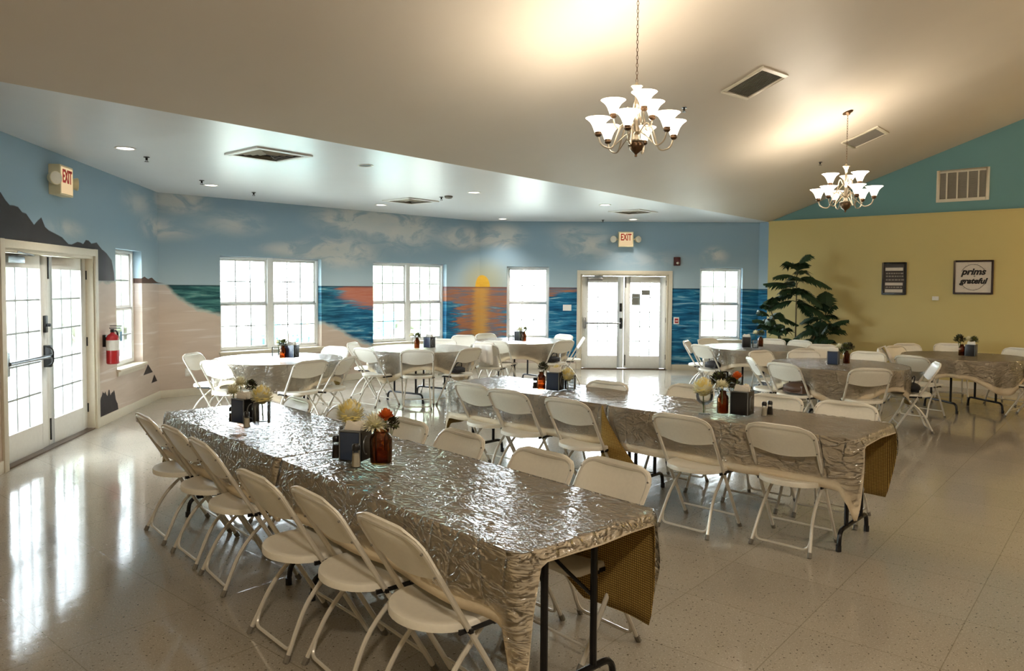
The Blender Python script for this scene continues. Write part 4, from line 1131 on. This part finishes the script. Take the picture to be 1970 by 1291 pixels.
# right row, far table
holderN(1068, 750, -.45, 'blue napkin holder on the middle table', 'napkin holder', gh, 1.05)
bottle(1041, 749, 0, 'amber bottle left of the blue napkin holder on the middle table', 'bottle', gb_, 1.0)
vase(1097, 750, 0, 'clear vase right of the blue napkin holder on the middle table', 'vase', 'glass vases', 1.0)
pepper(1029, 748, 0, 'shaker at the left of the middle table group', 'shaker', gs)
fl(mum, 1092, 723, (1094, 750), 'cream bloom on the middle table', 1.0)
fl(mum, 1071, 712, (1066, 742), 'paler bloom behind the napkin holder of the middle table', .7)
fl(darkf, 1045, 706, (1041, 749), 'dark sprig in the amber bottle of the middle table', .62, 'foliage')
# round tables
def group_round(n_, hpx, bpx, fpx, loc, kind='N'):
    (holderN if kind == 'N' else holderB)(hpx[0], hpx[1], -.3-.25*(n_ % 3), 'napkin holder on the '+loc, 'napkin holder', gh, 1.05)
    bottle(bpx[0], bpx[1], 0, 'amber bottle on the '+loc, 'bottle', gb_, 1.0)
    fl(dahlia, fpx[0]-3, fpx[1], bpx, 'pale bloom on the '+loc, .85); fl(greenf, fpx[0]+7, fpx[1]+1, bpx, 'leafy sprig on the '+loc, .95, 'foliage')
group_round(0, (562, 688), (544, 689), (538, 660), 'round table under the left double window')
group_round(1, (826, 669), (802, 670), (796, 646), 'round table by the second double window')
group_round(2, (999, 656), (1008, 657), (1003, 634), 'round table left of the far doors', 'B')
group_round(3, (1436, 668), (1463, 667), (1457, 641), 'round table in front of the last window', 'B')
group_round(4, (1603, 701), (1628, 699), (1618, 668), 'round table before the palm')
group_round(5, (1868, 685), (1850, 684), (1866, 654), 'rightmost round table', 'B')
fl(darkf, 1634, 668, (1628, 697), 'dark leaf bunch on the round table before the palm', .8, 'foliage')
fl(darkf, 1846, 653, (1850, 684), 'dark leaf bunch on the rightmost round table', .95, 'foliage')
vase(530, 686, 0, 'clear glass left of the amber bottle under the left double window', 'vase', 'glass vases', .9)
vase(983, 657, 0, 'clear glass left of the black napkin holder near the far doors', 'vase', 'glass vases', .9)
vase(1453, 670, 0, 'clear glass between holder and bottle in front of the last window', 'vase', 'glass vases', .9)

# ------------------------------------------------------------------ chandeliers
def chandelier(P, top, label, yaw, group='chandeliers', sc_=1.0):
    root = thing('chandelier', P, yaw, label, 'chandelier', group)   # origin at the middle of the body
    root.scale = (sc_,)*3; top = P.z+(top-P.z)/sc_
    mb = MB(); mb.lathe([(.001, -.245), (.012, -.24), (.008, -.225), (.016, -.215), (.05, -.19), (.068, -.155), (.062, -.125), (.03, -.11), (.001, -.11)], 16, cap=False); mb.build('finial_bowl', 'bronze', root)
    mb = MB(); mb.lathe([(.07, -.122), (.075, -.112), (.03, -.095), (.022, -.06), (.036, -.035), (.026, 0), (.016, .05), (.02, .12), (.034, .16), (.026, .2), (.013, .24), (.018, .30), (.04, .335), (.05, .345), (.02, .355), (.008, .38)], 16, cap=False); mb.build('column', 'nickel', root)
    def arm(a, R0, z0, zc):
        d = unit(a)
        pts = fillet([d*.03+zt(z0), d*R0*.38+zt(z0+.10), d*R0*.62+zt(zc-.13), d*R0*.92+zt(zc-.10), d*R0+zt(zc-.02)], .12, 6)
        m_ = MB(); m_.tube(pts, .0075, 6); m_.tube([d*.03+zt(z0+.02), d*R0*.3+zt(z0-.02), d*R0*.55+zt(zc-.09)], .005, 5)
        ao = m_.build('arm', 'nickel', root)
        m_ = MB(); T = Matrix.Translation(d*R0+zt(zc)); m_.lathe([(.001, -.03), (.02, -.025), (.032, -.01), (.026, .0), (.028, .014), (.001, .014)], 12, 0, T, cap=False); m_.build('shade_cup', 'bronze', ao)
        m_ = MB(); m_.lathe([(.030, .012), (.040, .04), (.052, .07), (.072, .10), (.102, .125), (.107, .128), (.100, .124), (.069, .098), (.049, .069), (.037, .04), (.026, .014)], 20, 0, T, cap=False); m_.build('lamp_shade', 'shade', ao)
        q = bpy.data.lights.new('chandelier_bulb', 'POINT'); q.energy = CHE; q.color = (1.0, .86, .68); q.shadow_soft_size = .03
        lo = bpy.data.objects.new('chandelier_bulb', q); COL.objects.link(lo); lo.location = Vector(P)+Matrix.Rotation(yaw, 3, 'Z') @ (d*R0*sc_)+zt((zc+.105)*sc_)
    for k in range(6): arm(k*PI/3, .33, -.05, -.06)
    for k in range(3): arm(k*2*PI/3+PI/6, .20, .10, .12)
    L_ = top-P.z-.38; m_ = MB(); z = .375; k = 0
    while z < .375+L_-.04:
        T = Matrix.Translation((0, 0, z+.018)) @ Matrix.Rotation(k*PI/2, 4, 'Z')
        pts = [(.0085*math.cos(a), 0, .020*math.sin(a)) for a in [2*PI*i/8 for i in range(8)]]
        m_.tube(pts, .0022, 4, 0, T, closed=True); z += .032; k += 1
    m_.build('chain', 'bronze', root)
    m_ = MB(); dirn = Vector((-SL*en.x, -SL*en.y, 1)).normalized(); rot = Matrix.Rotation(-yaw, 4, 'Z') @ dirn.to_track_quat('Z', 'Y').to_matrix().to_4x4()
    m_.lathe([(.001, -.045), (.015, -.04), (.03, -.022), (.062, -.012), (.068, -.002), (.068, .002)], 18, 0, Matrix.Translation((0, 0, top-P.z)) @ rot, cap=False); m_.build('ceiling_canopy', 'bronze', root)
CHE = 8.0
def ch_at(x, y, D, label, yaw, s_=1.0):
    r = ray(x, y); P = EYE+r*(D/r.y); top = vz(Vector((P.x, P.y, 0))); chandelier(P, top, label, yaw, sc_=s_)
ch_at(1224, 246, 5.7, 'nine light chandelier with frosted shades on a long chain, nearer and larger', .15, .90)
ch_at(1627, 372, 9.64, 'nine light chandelier farther back, in front of the teal gable', .5)

# ------------------------------------------------------------------ ceiling fittings
gd = 'recessed ceiling lights'
dl = [(241, 285, 'recessed light nearest the left exit sign'), (406, 356, 'recessed light left of the large ceiling vent'), (733, 394, 'recessed light left of the middle ceiling vent'),
      (912, 370, 'recessed light right of the smoke detector'), (967, 421, 'recessed light above the painted sun'), (1164, 394, 'recessed light left of the far ceiling vent'), (1218, 422, 'recessed light above the far exit sign')]
d0 = None
def mk_down(lit):
    def f():
        root = thing('recessed_light', (0, 0, 0)); mb = MB()
        mb.lathe([(.075, 0), (.095, 0), (.098, -.006), (.082, -.008), (.075, -.003)], 24, cap=False); mb.build('light_trim', 'white', root)
        mb = MB(); mb.lathe([(.001, -.002), (.076, -.002)], 24, cap=False); mb.build('light_lens', 'down' if lit else 'dark', root); return root
    return f
down = proto('dn', mk_down(True)); downoff = proto('do', mk_down(False))
for x, y, lab in dl:
    P = atz(x, y, CZ); down(0, 0, 0, lab, 'ceiling light', gd, 1.0, pos=P)
    q = bpy.data.lights.new('downlight', 'SPOT'); q.energy = 45; q.color = (1, .9, .76); q.spot_size = R_(110); q.spot_blend = .8; q.shadow_soft_size = .06
    lo = bpy.data.objects.new('downlight', q); COL.objects.link(lo); lo.location = P-zt(.03)
downoff(0, 0, 0, 'unlit dark recessed ceiling light between the two left vents', 'ceiling light', None, .9, pos=atz(703, 318, CZ))
def sprinkler(P, label, up=None):
    root = thing('sprinkler', P, 0, label, 'sprinkler', 'ceiling sprinklers')
    m_ = MB(); m_.lathe([(.03, 0), (.03, -.006), (.012, -.01), (.010, -.035), (.001, -.035)], 12, cap=False); m_.build('escutcheon', 'black_metal', root)
    m_ = MB(); m_.lathe([(.001, -.045), (.022, -.047), (.022, -.050), (.001, -.05)], 12, cap=False); m_.tube([(-.01, 0, -.03), (-.01, 0, -.047)], .002, 4); m_.tube([(.01, 0, -.03), (.01, 0, -.047)], .002, 4); m_.build('deflector', 'black_metal', root)
for x, y, lab in ((282, 302, 'sprinkler head right of the leftmost recessed light'), (388, 347, 'sprinkler head left of the second recessed light'), (488, 370, 'sprinkler head near the mural edge above the left window'), (849, 379, 'sprinkler head beside the smoke detector'), (1160, 423, 'sprinkler head left of the far exit sign')):
    sprinkler(atz(x, y, CZ), lab)
for x, y, lab in ((1316, 207, 'sprinkler head on the sloped ceiling right of the near chandelier'), (1578, 312, 'sprinkler head on the sloped ceiling left of the far chandelier')):
    sprinkler(atvault(x, y), lab)
P = atz(863, 377, CZ); m_ = MB(); m_.lathe([(.06, 0), (.06, -.02), (.045, -.035), (.02, -.04), (.001, -.04)], 16, 0, Matrix.Translation(P), cap=False); tag(m_.build('smoke_detector', 'foot'), 'round smoke detector on the flat ceiling', 'smoke detector')
def vent_sq(x, y, w, label):
    P = atz(x, y, CZ); root = thing('ceiling_vent', P, math.atan2(ed.y, ed.x), label, 'vent', 'square ceiling vents')
    m_ = MB(); h_ = w/2
    for s_ in (-1, 1): m_.box((s_*(h_-.03), 0, -.008), (.06, w, .016)); m_.box((0, s_*(h_-.03), -.008), (w-.12, .06, .016))
    m_.build('vent_frame', 'white', root, bevel=.003)
    m_ = MB(); m_.box((0, 0, -.002), (w-.1, w-.1, .003)); m_.build('vent_backing', 'dark', root)
    for k in range(4):
        q = h_-.085-k*.052; m_ = MB()
        for s_ in (-1, 1):
            m_.box((0, 0, 0), (2*q, .022, .003), 0, Matrix.Translation((0, s_*q, -.010)) @ Matrix.Rotation(s_*.6, 4, 'X'))
            m_.box((0, 0, 0), (.022, 2*q, .003), 0, Matrix.Translation((s_*q, 0, -.010)) @ Matrix.Rotation(-s_*.6, 4, 'Y'))
        m_.build('louver', 'grille', root)
vent_sq(517, 297, .62, 'large square vent on the flat ceiling at the left')
vent_sq(790, 386, .62, 'square vent on the flat ceiling right of the unlit light')
vent_sq(1218, 407, .62, 'square vent on the flat ceiling above the far doors')
def vent_vault(px4, label):
    C4 = [atvault(*p) for p in px4]; c = sum(C4, Vector())/4
    w = ((C4[1]-C4[0]).length+(C4[2]-C4[3]).length)/2; h = ((C4[2]-C4[1]).length+(C4[3]-C4[0]).length)/2
    xx = ((C4[1]-C4[0])+(C4[2]-C4[3])).normalized(); nn = Vector((-SL*en.x, -SL*en.y, 1)).normalized(); xx = (xx-nn*xx.dot(nn)).normalized(); yy = nn.cross(xx)
    root = thing('ceiling_vent', None, 0, label, 'vent', 'rectangular vents on the sloped ceiling', None, Matrix(((xx.x, yy.x, nn.x, c.x), (xx.y, yy.y, nn.y, c.y), (xx.z, yy.z, nn.z, c.z), (0, 0, 0, 1))))
    print('VAULTVENT', w, h, math.degrees(math.atan2(xx.y, xx.x)), math.degrees(math.atan2(ed.y, ed.x)))
    m_ = MB(); b_ = .045
    for s_ in (-1, 1): m_.box((s_*(w/2-b_/2), 0, -.01), (b_, h, .02)); m_.box((0, s_*(h/2-b_/2), -.01), (w-2*b_, b_, .02))
    m_.build('vent_frame', 'trim', root, bevel=.003)
    m_ = MB(); m_.box((0, 0, -.001), (w-.06, h-.06, .004)); m_.build('vent_backing', 'dark', root)
    n_ = 14
    for k in range(n_):
        m_ = MB(); yy_ = -h/2+b_+(k+.5)*(h-2*b_)/n_
        m_.box((0, 0, 0), (w-2*b_, .016, .003), 0, Matrix.Translation((0, yy_, -.012)) @ Matrix.Rotation(.7, 4, 'X')); m_.build('louver', 'grille', root)
vent_vault([(1393, 173), (1472, 123), (1513, 146), (1428, 193)], 'slatted rectangular vent on the sloped ceiling between the chandeliers')
vent_vault([(1615, 275), (1688, 242), (1711, 254), (1643, 284)], 'slatted rectangular vent just behind the far chandelier chain')

# ------------------------------------------------------------------ wall things
def on_wall(x, y, w, off=0.0):
    p, q = {'L': (B, Lp), 'B': (B, A), 'K': (A, R1), 'G': (R2, G), 'C': (R1, R2)}[w]
    P = atwall(x, y, (p.x, p.y), (q.x, q.y)); u_, n_ = {'L': (-uL, -nL*-1), 'B': (uB, nB), 'K': (uK, nK), 'G': (en, ed), 'C': ((R2-R1).normalized(), nK)}[w]
    if w == 'L': u_, n_ = -uL, nL
    return P, frame_m(P, u_, n_)    # local -Y points into the room, +X to the right in view
def exit_sign(x, y, w, label):
    P, T = on_wall(x, y, w); root = thing('exit_sign', None, 0, label, 'exit sign', 'exit signs with lamp heads', None, T)
    m_ = MB(); m_.box((0, -.055, 0), (.30, .11, .30)); m_.build('sign_body', 'signbody', root, bevel=.012)
    m_ = MB(); m_.box((0, -.1105, .0), (.26, .004, .26)); m_.build('sign_face', 'signlit', root)
    text_mesh('exit_letters', 'EXIT', .145, 'signred', Matrix.Translation((0, -.114, .035)) @ Matrix.Rotation(PI/2, 4, 'X') @ Matrix.Diagonal((.72, 1.25, 1, 1)), root, .002, bold=.004)
    for s_ in (-1, 1):
        m_ = MB(); m_.tube([(s_*.14, -.06, .0), (s_*.23, -.075, .0)], .014, 8)
        Tm = Matrix.Translation((s_*.235, -.085, 0)) @ Matrix.Rotation(PI/2, 4, 'X') @ Matrix.Rotation(s_*.5, 4, 'Y')
        m_.lathe([(.02, -.045), (.052, -.025), (.068, .03), (.064, .035)], 14, 0, Tm); lh = m_.build('lamp_head', 'signbody', root)
        m_ = MB(); m_.lathe([(.001, .037), (.061, .036)], 14, 0, Tm, cap=False); m_.build('lamp_lens', 'lens', lh)
exit_sign(106, 348, 'L', 'exit sign on the left wall above the painted mountains'); exit_sign(1203, 461, 'K', 'exit sign on the far wall above the white double doors')
# extinguisher
P, T = on_wall(199, 664, 'L'); root = thing('fire_extinguisher', None, 0, 'red fire extinguisher hanging between the left doors and the narrow window', 'fire extinguisher', None, None, T)
Tm = Matrix.Translation((0, -.10, 0))
m_ = MB(); m_.lathe([(.001, -.22), (.06, -.22), (.068, -.21), (.068, .08), (.055, .115), (.025, .135), (.02, .15), (.001, .15)], 20, 0, Tm, cap=False); m_.build('cylinder', 'red', root)
m_ = MB(); m_.lathe([(.0688, -.06), (.0688, .06)], 20, 0, Tm, cap=False); m_.build('label_band', 'label', root)
m_ = MB(); m_.lathe([(.02, .15), (.024, .16), (.02, .19), (.001, .19)], 10, 0, Tm, cap=False); m_.box((0, -.13, .20), (.025, .12, .012)); m_.box((0, -.14, .225), (.02, .13, .01), 0, Matrix.Translation((0, 0, 0))); m_.build('valve_handle', 'black', root)
m_ = MB(); m_.tube(fillet([(.02, -.10, .17), (.10, -.12, .16), (.095, -.13, .0), (.08, -.14, -.14)], .06, 6), .010, 8); m_.build('hose', 'hose', root)
m_ = MB(); m_.box((.055, -.175, .10), (.05, .004, .11)); m_.build('service_tag', 'bluetag', root)
m_ = MB(); m_.box((0, -.015, .05), (.05, .03, .14)); m_.build('wall_bracket', 'black_metal', root)
# strobe, pull station, notices, outlet, camera, thermostat
P, T = on_wall(1302, 503, 'K'); root = thing('fire_alarm_strobe', None, 0, 'dark red fire alarm strobe on the far wall right of the exit sign', 'fire alarm', None, None, T)
m_ = MB(); m_.box((0, -.025, 0), (.13, .05, .17)); m_.build('alarm_body', 'darkred', root, bevel=.01)
m_ = MB(); m_.ball((0.01, -.055, -.035), (.03, .02, .025), 10, 6); m_.build('strobe_lens', 'lens', root)
P, T = on_wall(1301, 617, 'K'); root = thing('fire_pull_station', None, 0, 'small red pull station on a white plate right of the far doors', 'pull station', None, None, T)
m_ = MB(); m_.box((0, -.005, 0), (.11, .01, .14)); m_.build('back_plate', 'white', root, bevel=.002)
m_ = MB(); m_.box((0, -.02, 0), (.07, .03, .09)); m_.build('pull_body', 'red', root, bevel=.005)
m_ = MB(); m_.box((0, -.04, -.005), (.05, .012, .018)); m_.build('pull_lever', 'label', root, bevel=.003)
P, T = on_wall(1091, 592, 'K'); m_ = MB(); m_.box((0, -.003, 0), (.17, .004, .12)); o = m_.build('paper_notice', 'paper'); o.matrix_world = T; tag(o, 'white paper notice taped on the painted sea left of the far doors', 'notice')
P, T = on_wall(361, 716, 'B'); root = thing('wall_outlet', None, 0, 'power outlet low on the sand coloured wall under the left mural', 'outlet', None, None, T)
m_ = MB(); m_.box((0, -.004, 0), (.075, .008, .12)); m_.build('outlet_plate', 'label', root, bevel=.002)
for s_ in (-1, 1): m_ = MB(); m_.box((0, -.009, s_*.027), (.035, .004, .03)); m_.build('socket', 'white', root, bevel=.001)
P = atz(1452, 431, CZ); root = thing('security_camera', P, 0, 'small white dome camera under the ceiling at the far corner', 'camera')
m_ = MB(); m_.lathe([(.06, 0), (.06, -.03), (.05, -.035)], 16); m_.build('camera_base', 'white', root); m_ = MB(); m_.ball((0, 0, -.045), (.045, .045, .045), 12, 8); m_.build('camera_dome', 'white', root)
P, T = on_wall(1800, 574, 'G'); m_ = MB(); m_.box((0, -.015, 0), (.10, .03, .07)); o = m_.build('thermostat', 'label', bevel=.006); o.matrix_world = T; tag(o, 'small beige thermostat on the yellow wall between the two frames', 'thermostat')
# papers on the far door glass
def at_plane_K(x, y, off): return atwall(x, y, (A.x, A.y), (R1.x, R1.y), off)
for (x, y, w_, h_, lab) in ((1223, 576, .16, .24, 'grey notice on the glass of the right far door'), (1242, 563, .16, .11, 'smaller notice beside the grey one on the far door glass')):
    P = at_plane_K(x, y, .125); m_ = MB(); m_.box((0, 0, 0), (w_, .003, h_)); o = m_.build('door_notice', 'artgrey'); o.matrix_world = frame_m(P, uK, nK); tag(o, lab, 'notice')
# frames
def frame_size(x0, x1, y0, y1):
    a = on_wall(x0, (y0+y1)/2, 'G')[0]; b = on_wall(x1, (y0+y1)/2, 'G')[0]; c = on_wall((x0+x1)/2, y0, 'G')[0]; d = on_wall((x0+x1)/2, y1, 'G')[0]
    return (b-a).length, c.z-d.z
w_, h_ = frame_size(1697, 1744, 505, 567); P, T = on_wall(1720.5, 536, 'G')
root = thing('framed_text', None, 0, 'dark framed typographic print on the yellow wall, left of the script sign', 'picture', None, None, T)
m_ = MB(); m_.box((0, -.012, 0), (w_-.04, .02, h_-.04)); m_.build('print', 'artdark', root)
m_ = MB()
for s_ in (-1, 1): m_.box((s_*(w_/2-.015), -.018, 0), (.03, .036, h_)); m_.box((0, -.018, s_*(h_/2-.015)), (w_-.06, .036, .03))
m_.build('picture_frame', 'black', root, bevel=.004)
m_ = MB()
for q, hh in ((.29, .055), (-.17, .05), (-.38, .055)): m_.box((0, -.0235, q*h_), (w_*.72, .002, hh))
m_.build('pale_band', 'art', root)
m_ = MB()
for q in (.16, .07, -.04, -.27):
    x = -w_*.33
    while x < w_*.33:
        L_ = random.uniform(.02, .05); m_.box((x+L_/2, -.0235, q*h_), (L_, .002, .022)); x += L_+.012
m_.build('lettering', 'artgrey', root)
w_, h_ = frame_size(1834, 1911, 501, 566); P, T = on_wall(1872.5, 533.5, 'G')
root = thing('framed_script_sign', None, 0, 'white framed sign with black handwritten words on the yellow wall', 'picture', None, None, T)
m_ = MB(); m_.box((0, -.012, 0), (w_-.04, .02, h_-.04)); m_.build('print', 'art', root)
m_ = MB()
for s_ in (-1, 1): m_.box((s_*(w_/2-.014), -.018, 0), (.028, .036, h_)); m_.box((0, -.018, s_*(h_/2-.014)), (w_-.056, .036, .028))
m_.build('picture_frame', 'frame', root, bevel=.004)
Tt = Matrix.Rotation(PI/2, 4, 'X')
text_mesh('script_word', 'prims', .15, 'ink', Matrix.Translation((0, -.0245, .09)) @ Tt, root, .001, shear=.3, bold=.006)
text_mesh('script_word', '+', .07, 'ink', Matrix.Translation((0.02, -.0245, .015)) @ Tt, root, .001)
text_mesh('script_word', 'grateful', .125, 'ink', Matrix.Translation((0, -.0245, -.065)) @ Tt, root, .001, shear=.3, bold=.006)
m_ = MB()
for (a0, a1_) in ((.15, .85), (1.15, 1.85)):
    pts = [(w_*.33*math.cos(PI*(a0+(a1_-a0)*i/14)), -.0245, h_*.38*math.sin(PI*(a0+(a1_-a0)*i/14))) for i in range(15)]; m_.tube(pts, .003, 4)
    for i in range(1, 14, 2):
        p_ = Vector(pts[i]); petal(m_, Vector((math.cos(i), 0, math.sin(i*1.7)+.3)), p_, .035, .006, 0)
m_.build('wreath', 'ink', root)
# return air grille on the gable
gp = R2+ed*.02; def_g = (gp, gp+en)
def on_gable(x, y): return atwall(x, y, (gp.x, gp.y), ((gp+en).x, (gp+en).y))
a_, b_, c_, d_ = on_gable(1801, 358), on_gable(1903, 352), on_gable(1852, 325), on_gable(1852, 387)
w_ = (b_-a_).length; h_ = c_.z-d_.z; P = on_gable(1852, 356)
root = thing('return_air_grille', None, 0, 'large white framed air grille on the teal gable', 'vent', None, None, frame_m(P, en, ed))
m_ = MB(); b2 = .05
for s_ in (-1, 1): m_.box((s_*(w_/2-b2/2), -.012, 0), (b2, .024, h_)); m_.box((0, -.012, s_*(h_/2-b2/2)), (w_-2*b2, .024, b2))
m_.build('grille_frame', 'trim', root, bevel=.003)
m_ = MB(); m_.box((0, -.002, 0), (w_-.06, .004, h_-.06)); m_.build('vent_backing', 'grille', root)
for k in range(1, 5): m_ = MB(); m_.box((-w_/2+k*w_/5, -.014, 0), (.022, .02, h_-2*b2)); m_.build('divider', 'trim', root)
m_ = MB()
for k in range(26): m_.box((0, 0, 0), (w_-2*b2, .012, .003), 0, Matrix.Translation((0, -.01, -h_/2+b2+(k+.5)*(h_-2*b2)/26)) @ Matrix.Rotation(.6, 4, 'X'))
m_.build('slats', 'grille', root)

# ------------------------------------------------------------------ palm
PP = Vector((5.16, 13.50, 0)); root = thing('potted_palm', PP, 0, 'tall dark green artificial palm standing in the corner by the yellow wall', 'palm')
m_ = MB(); m_.lathe([(.001, 0), (.17, 0), (.2, .3), (.21, .34), (.19, .33), (.18, .30), (.001, .29)], 24, cap=False); m_.build('pot', 'basket', root)
palm_c = []
def frond(mb, base, d, L_, droop, nl=16, wl=.028):
    d = d.normalized(); side = d.cross(Vector((0, 0, 1))).normalized(); pts = []
    for i in range(9):
        q = i/8; pts.append(base+d*(L_*q)-Vector((0, 0, droop*q*q*L_)))
    mb.tube(pts, [.006*(1-.7*i/8) for i in range(9)], 4)
    for i in range(nl):
        q = .18+.82*i/(nl-1); k = min(7, int(q*8)); f_ = q*8-k; c = pts[k]*(1-f_)+pts[k+1]*f_; tg = (pts[k+1]-pts[k]).normalized()
        ll = L_*.42*math.sin(PI*(.25+.68*q))*random.uniform(.85, 1.1)
        for s_ in (-1, 1):
            dd = (side*s_*.8+tg*.75-Vector((0, 0, .28+random.uniform(0, .25)))).normalized()
            wv = tg.cross(dd).normalized().cross(dd)*wl
            m1 = c+dd*ll*.5+Vector((0, 0, .01)); e_ = c+dd*ll-Vector((0, 0, ll*.22))
            mb.add([c-wv*.4, c+wv*.4, m1+wv, m1-wv, e_], [(0, 1, 2, 3), (3, 2, 4)])
for (ox, oy, hgt_, lean, nf, L0) in ((0, 0, 1.98, (.0, 0), 19, .60), (-.14, .05, 1.30, (-.30, .05), 12, .46), (.14, -.06, 1.22, (.36, -.05), 12, .52), (.1, -.12, .75, (.22, -.1), 11, .55), (-.1, -.1, .78, (-.26, -.05), 13, .48)):
    top_ = Vector((ox+lean[0], oy+lean[1], hgt_)); m_ = MB(); m_.tube([(ox*.5, oy*.5, .28), (ox+lean[0]*.4, oy+lean[1]*.4, hgt_*.6), top_], [.016, .013, .009], 8)
    m_.build('trunk', 'palmtrunk', root)
    for k in range(nf):
        a = k*2.4+ox*9; el = random.uniform(.0, 1.0) if k > 2 else 1.25; dz = top_-Vector((0, 0, .62*(k/nf)*min(1, hgt_-.4)))
        m_ = MB(); frond(m_, dz, Vector((math.cos(a), math.sin(a), math.tan(min(1.25, el)))), L0*random.uniform(.8, 1.1), random.uniform(.3, .75)); m_.build('frond', 'palm', root, smooth=False)

# ------------------------------------------------------------------ outside
m_ = MB(); m_.add([(-70, -30, -.12), (70, -30, -.12), (70, 90, -.12), (-70, 90, -.12)], [(0, 1, 2, 3)]); tag(m_.build('lawn', 'grass', smooth=False), kind='structure')
def tree(x, y, h, r, label, name='tree'):
    root = thing(name, (x, y, -.12), random.uniform(0, 6), label, 'tree' if h > 2 else 'bush')
    if h > 2: m_ = MB(); m_.tube([(0, 0, 0), (.1, 0, h*.3), (0, .1, h*.6)], [.16, .12, .07], 8); m_.build('trunk', 'bark', root)
    m_ = MB()
    for k in range(9 if h > 2 else 5):
        c = Vector((random.uniform(-.6, .6)*r, random.uniform(-.6, .6)*r, h*.66+random.uniform(-.35, .4)*h*.5 if h > 2 else h*random.uniform(.35, .7)))
        if h > 2 and k < 4: c.z = h*.22+k*.1*h; c.x *= 1.3
        bm = bmesh.new(); bmesh.ops.create_icosphere(bm, subdivisions=4, radius=r*random.uniform(.45, .75) if h > 2 else h*.5)
        vs = []
        for v_ in bm.verts: vs.append(v_.co*(1+.35*noise.noise(v_.co*1.2+Vector((k*7, x, y)))+.22*noise.noise(v_.co*4.5+Vector((k*7, x, y))))+c)
        m_.add(vs, [[q.index for q in f_.verts] for f_ in bm.faces]); bm.free()
    m_.build('crown', 'foliage', root)
tree(-16, 14, 4.2, 1.9, 'tree outside beyond the left doors'); tree(-13.5, 24, 4.8, 2.3, 'tree outside the left double window'); tree(-5, 30, 5, 2.6, 'tree outside the second double window')
tree(10, 33, 5, 2.6, 'tree outside the last window'); tree(-22, 19.5, 4.8, 2.0, 'tree outside far left, seen through the narrow window')
tree(-7.2, 9.35, .75, .5, 'bush outside seen through the lower left door glass', 'bush')
def adirondack(x, y, rz, label):
    root = thing('garden_chair', (x, y, -.12), rz, label, 'garden chair', 'turquoise garden chairs')
    m_ = MB(); m_.box((0, 0, .36), (.5, .5, .03), 0, Matrix.Rotation(.12, 4, 'X')); m_.build('seat', 'teal', root, bevel=.005)
    for k in range(5):
        m_ = MB(); hh = (.62, .72, .76, .72, .62)[k]; m_.box((0, 0, hh/2), (.1, .02, hh), 0, Matrix.Translation((-.22+k*.11, -.25, .34)) @ Matrix.Rotation(.3, 4, 'X')); m_.build('back_slat', 'teal', root, bevel=.008)
    for s_ in (-1, 1):
        m_ = MB(); m_.box((s_*.3, .0, .56), (.12, .62, .025)); m_.build('armrest', 'teal', root, bevel=.006)
        for y_ in (-.22, .26): m_ = MB(); m_.box((s_*.27, y_, .275), (.04, .07, .55)); m_.build('leg', 'teal', root, bevel=.004)
for k_, (tx, ty, th_, tr_, tl) in enumerate([(-24, 30, 9, 4, 'far tree at the left of the wide window view'),
    (-25, 17, 8, 4, 'broad tree seen through the left door glass'), (-22, 8, 8, 3.6, 'tree nearest the left doors outside'), (-33, 27, 9, 4, 'far tree seen through the narrow window')]):
    tree(tx, ty, th_*.55, tr_*.8, tl)
adirondack(-5.9, 17.3, 2.3, 'left turquoise garden chair outside the left double window'); adirondack(-5.15, 17.6, 2.6, 'right turquoise garden chair outside the left double window'); adirondack(-3.75, 21.0, 2.5, 'turquoise garden chair outside the second double window')
root = thing('garden_bench', (-4.6, 17.2, -.12), .5, 'weathered curved wooden bench outside the left double window', 'bench')
m_ = MB(); m_.box((0, 0, .42), (1.2, .4, .04)); m_.build('seat', 'wood', root, bevel=.005)
m_ = MB(); m_.tube([(-.6+1.2*i/10, -.22, .65+.28*math.sin(PI*i/10)) for i in range(11)], .025, 6)
for i in range(11): m_.tube([(-.6+1.2*i/10, -.22, .42), (-.6+1.2*i/10, -.22, .65+.28*math.sin(PI*i/10))], .014, 5)
m_.build('backrest', 'wood', root)
for s_ in (-1, 1):
    for y_ in (-.18, .18): m_ = MB(); m_.box((s_*.55, y_, .2), (.06, .06, .4)); m_.build('leg', 'wood', root)

# ------------------------------------------------------------------ light
w = bpy.data.worlds.new('World'); sc.world = w; w.use_nodes = True; nt = w.node_tree; bg = nt.nodes['Background']
bg.inputs[0].default_value = (0.84, 0.925, 1.0, 1); bg.inputs[1].default_value = 32.0
# unseen fill lights added around the viewer; the last, a wall light off-frame
def pt(P, e, col=(1, .86, .68), r=.15):
    q = bpy.data.lights.new('unseen_light', 'POINT'); q.energy = e; q.color = col; q.shadow_soft_size = r
    lo = bpy.data.objects.new('unseen_light', q); COL.objects.link(lo); lo.location = P
Pc = E0+ed*(-2.0)+en*6.5; pt((Pc.x, Pc.y, 3.4), 160)
Pc = E0+ed*(4.0)+en*8.5; pt((Pc.x, Pc.y, 3.4), 160)
Pc = E0+ed*(-7.0)+en*6.0; pt((Pc.x, Pc.y, 3.4), 80)
Pc = R2+en*6.0-ed*.5; pt((Pc.x, Pc.y, 2.3), 45, (1, .72, .4), .08)
sc.view_settings.view_transform = 'Standard'; sc.view_settings.look = 'None'; sc.view_settings.gamma = 1.0
sc.view_settings.use_curve_mapping = False; sc.view_settings.exposure = 0.66
sc.cycles.use_denoising = True; sc.cycles.max_bounces = 8; sc.cycles.transparent_max_bounces = 24; sc.cycles.diffuse_bounces = 5; sc.cycles.glossy_bounces = 4
sc.cycles.sample_clamp_indirect = 6.0; sc.cycles.caustics_reflective = False; sc.cycles.caustics_refractive = False
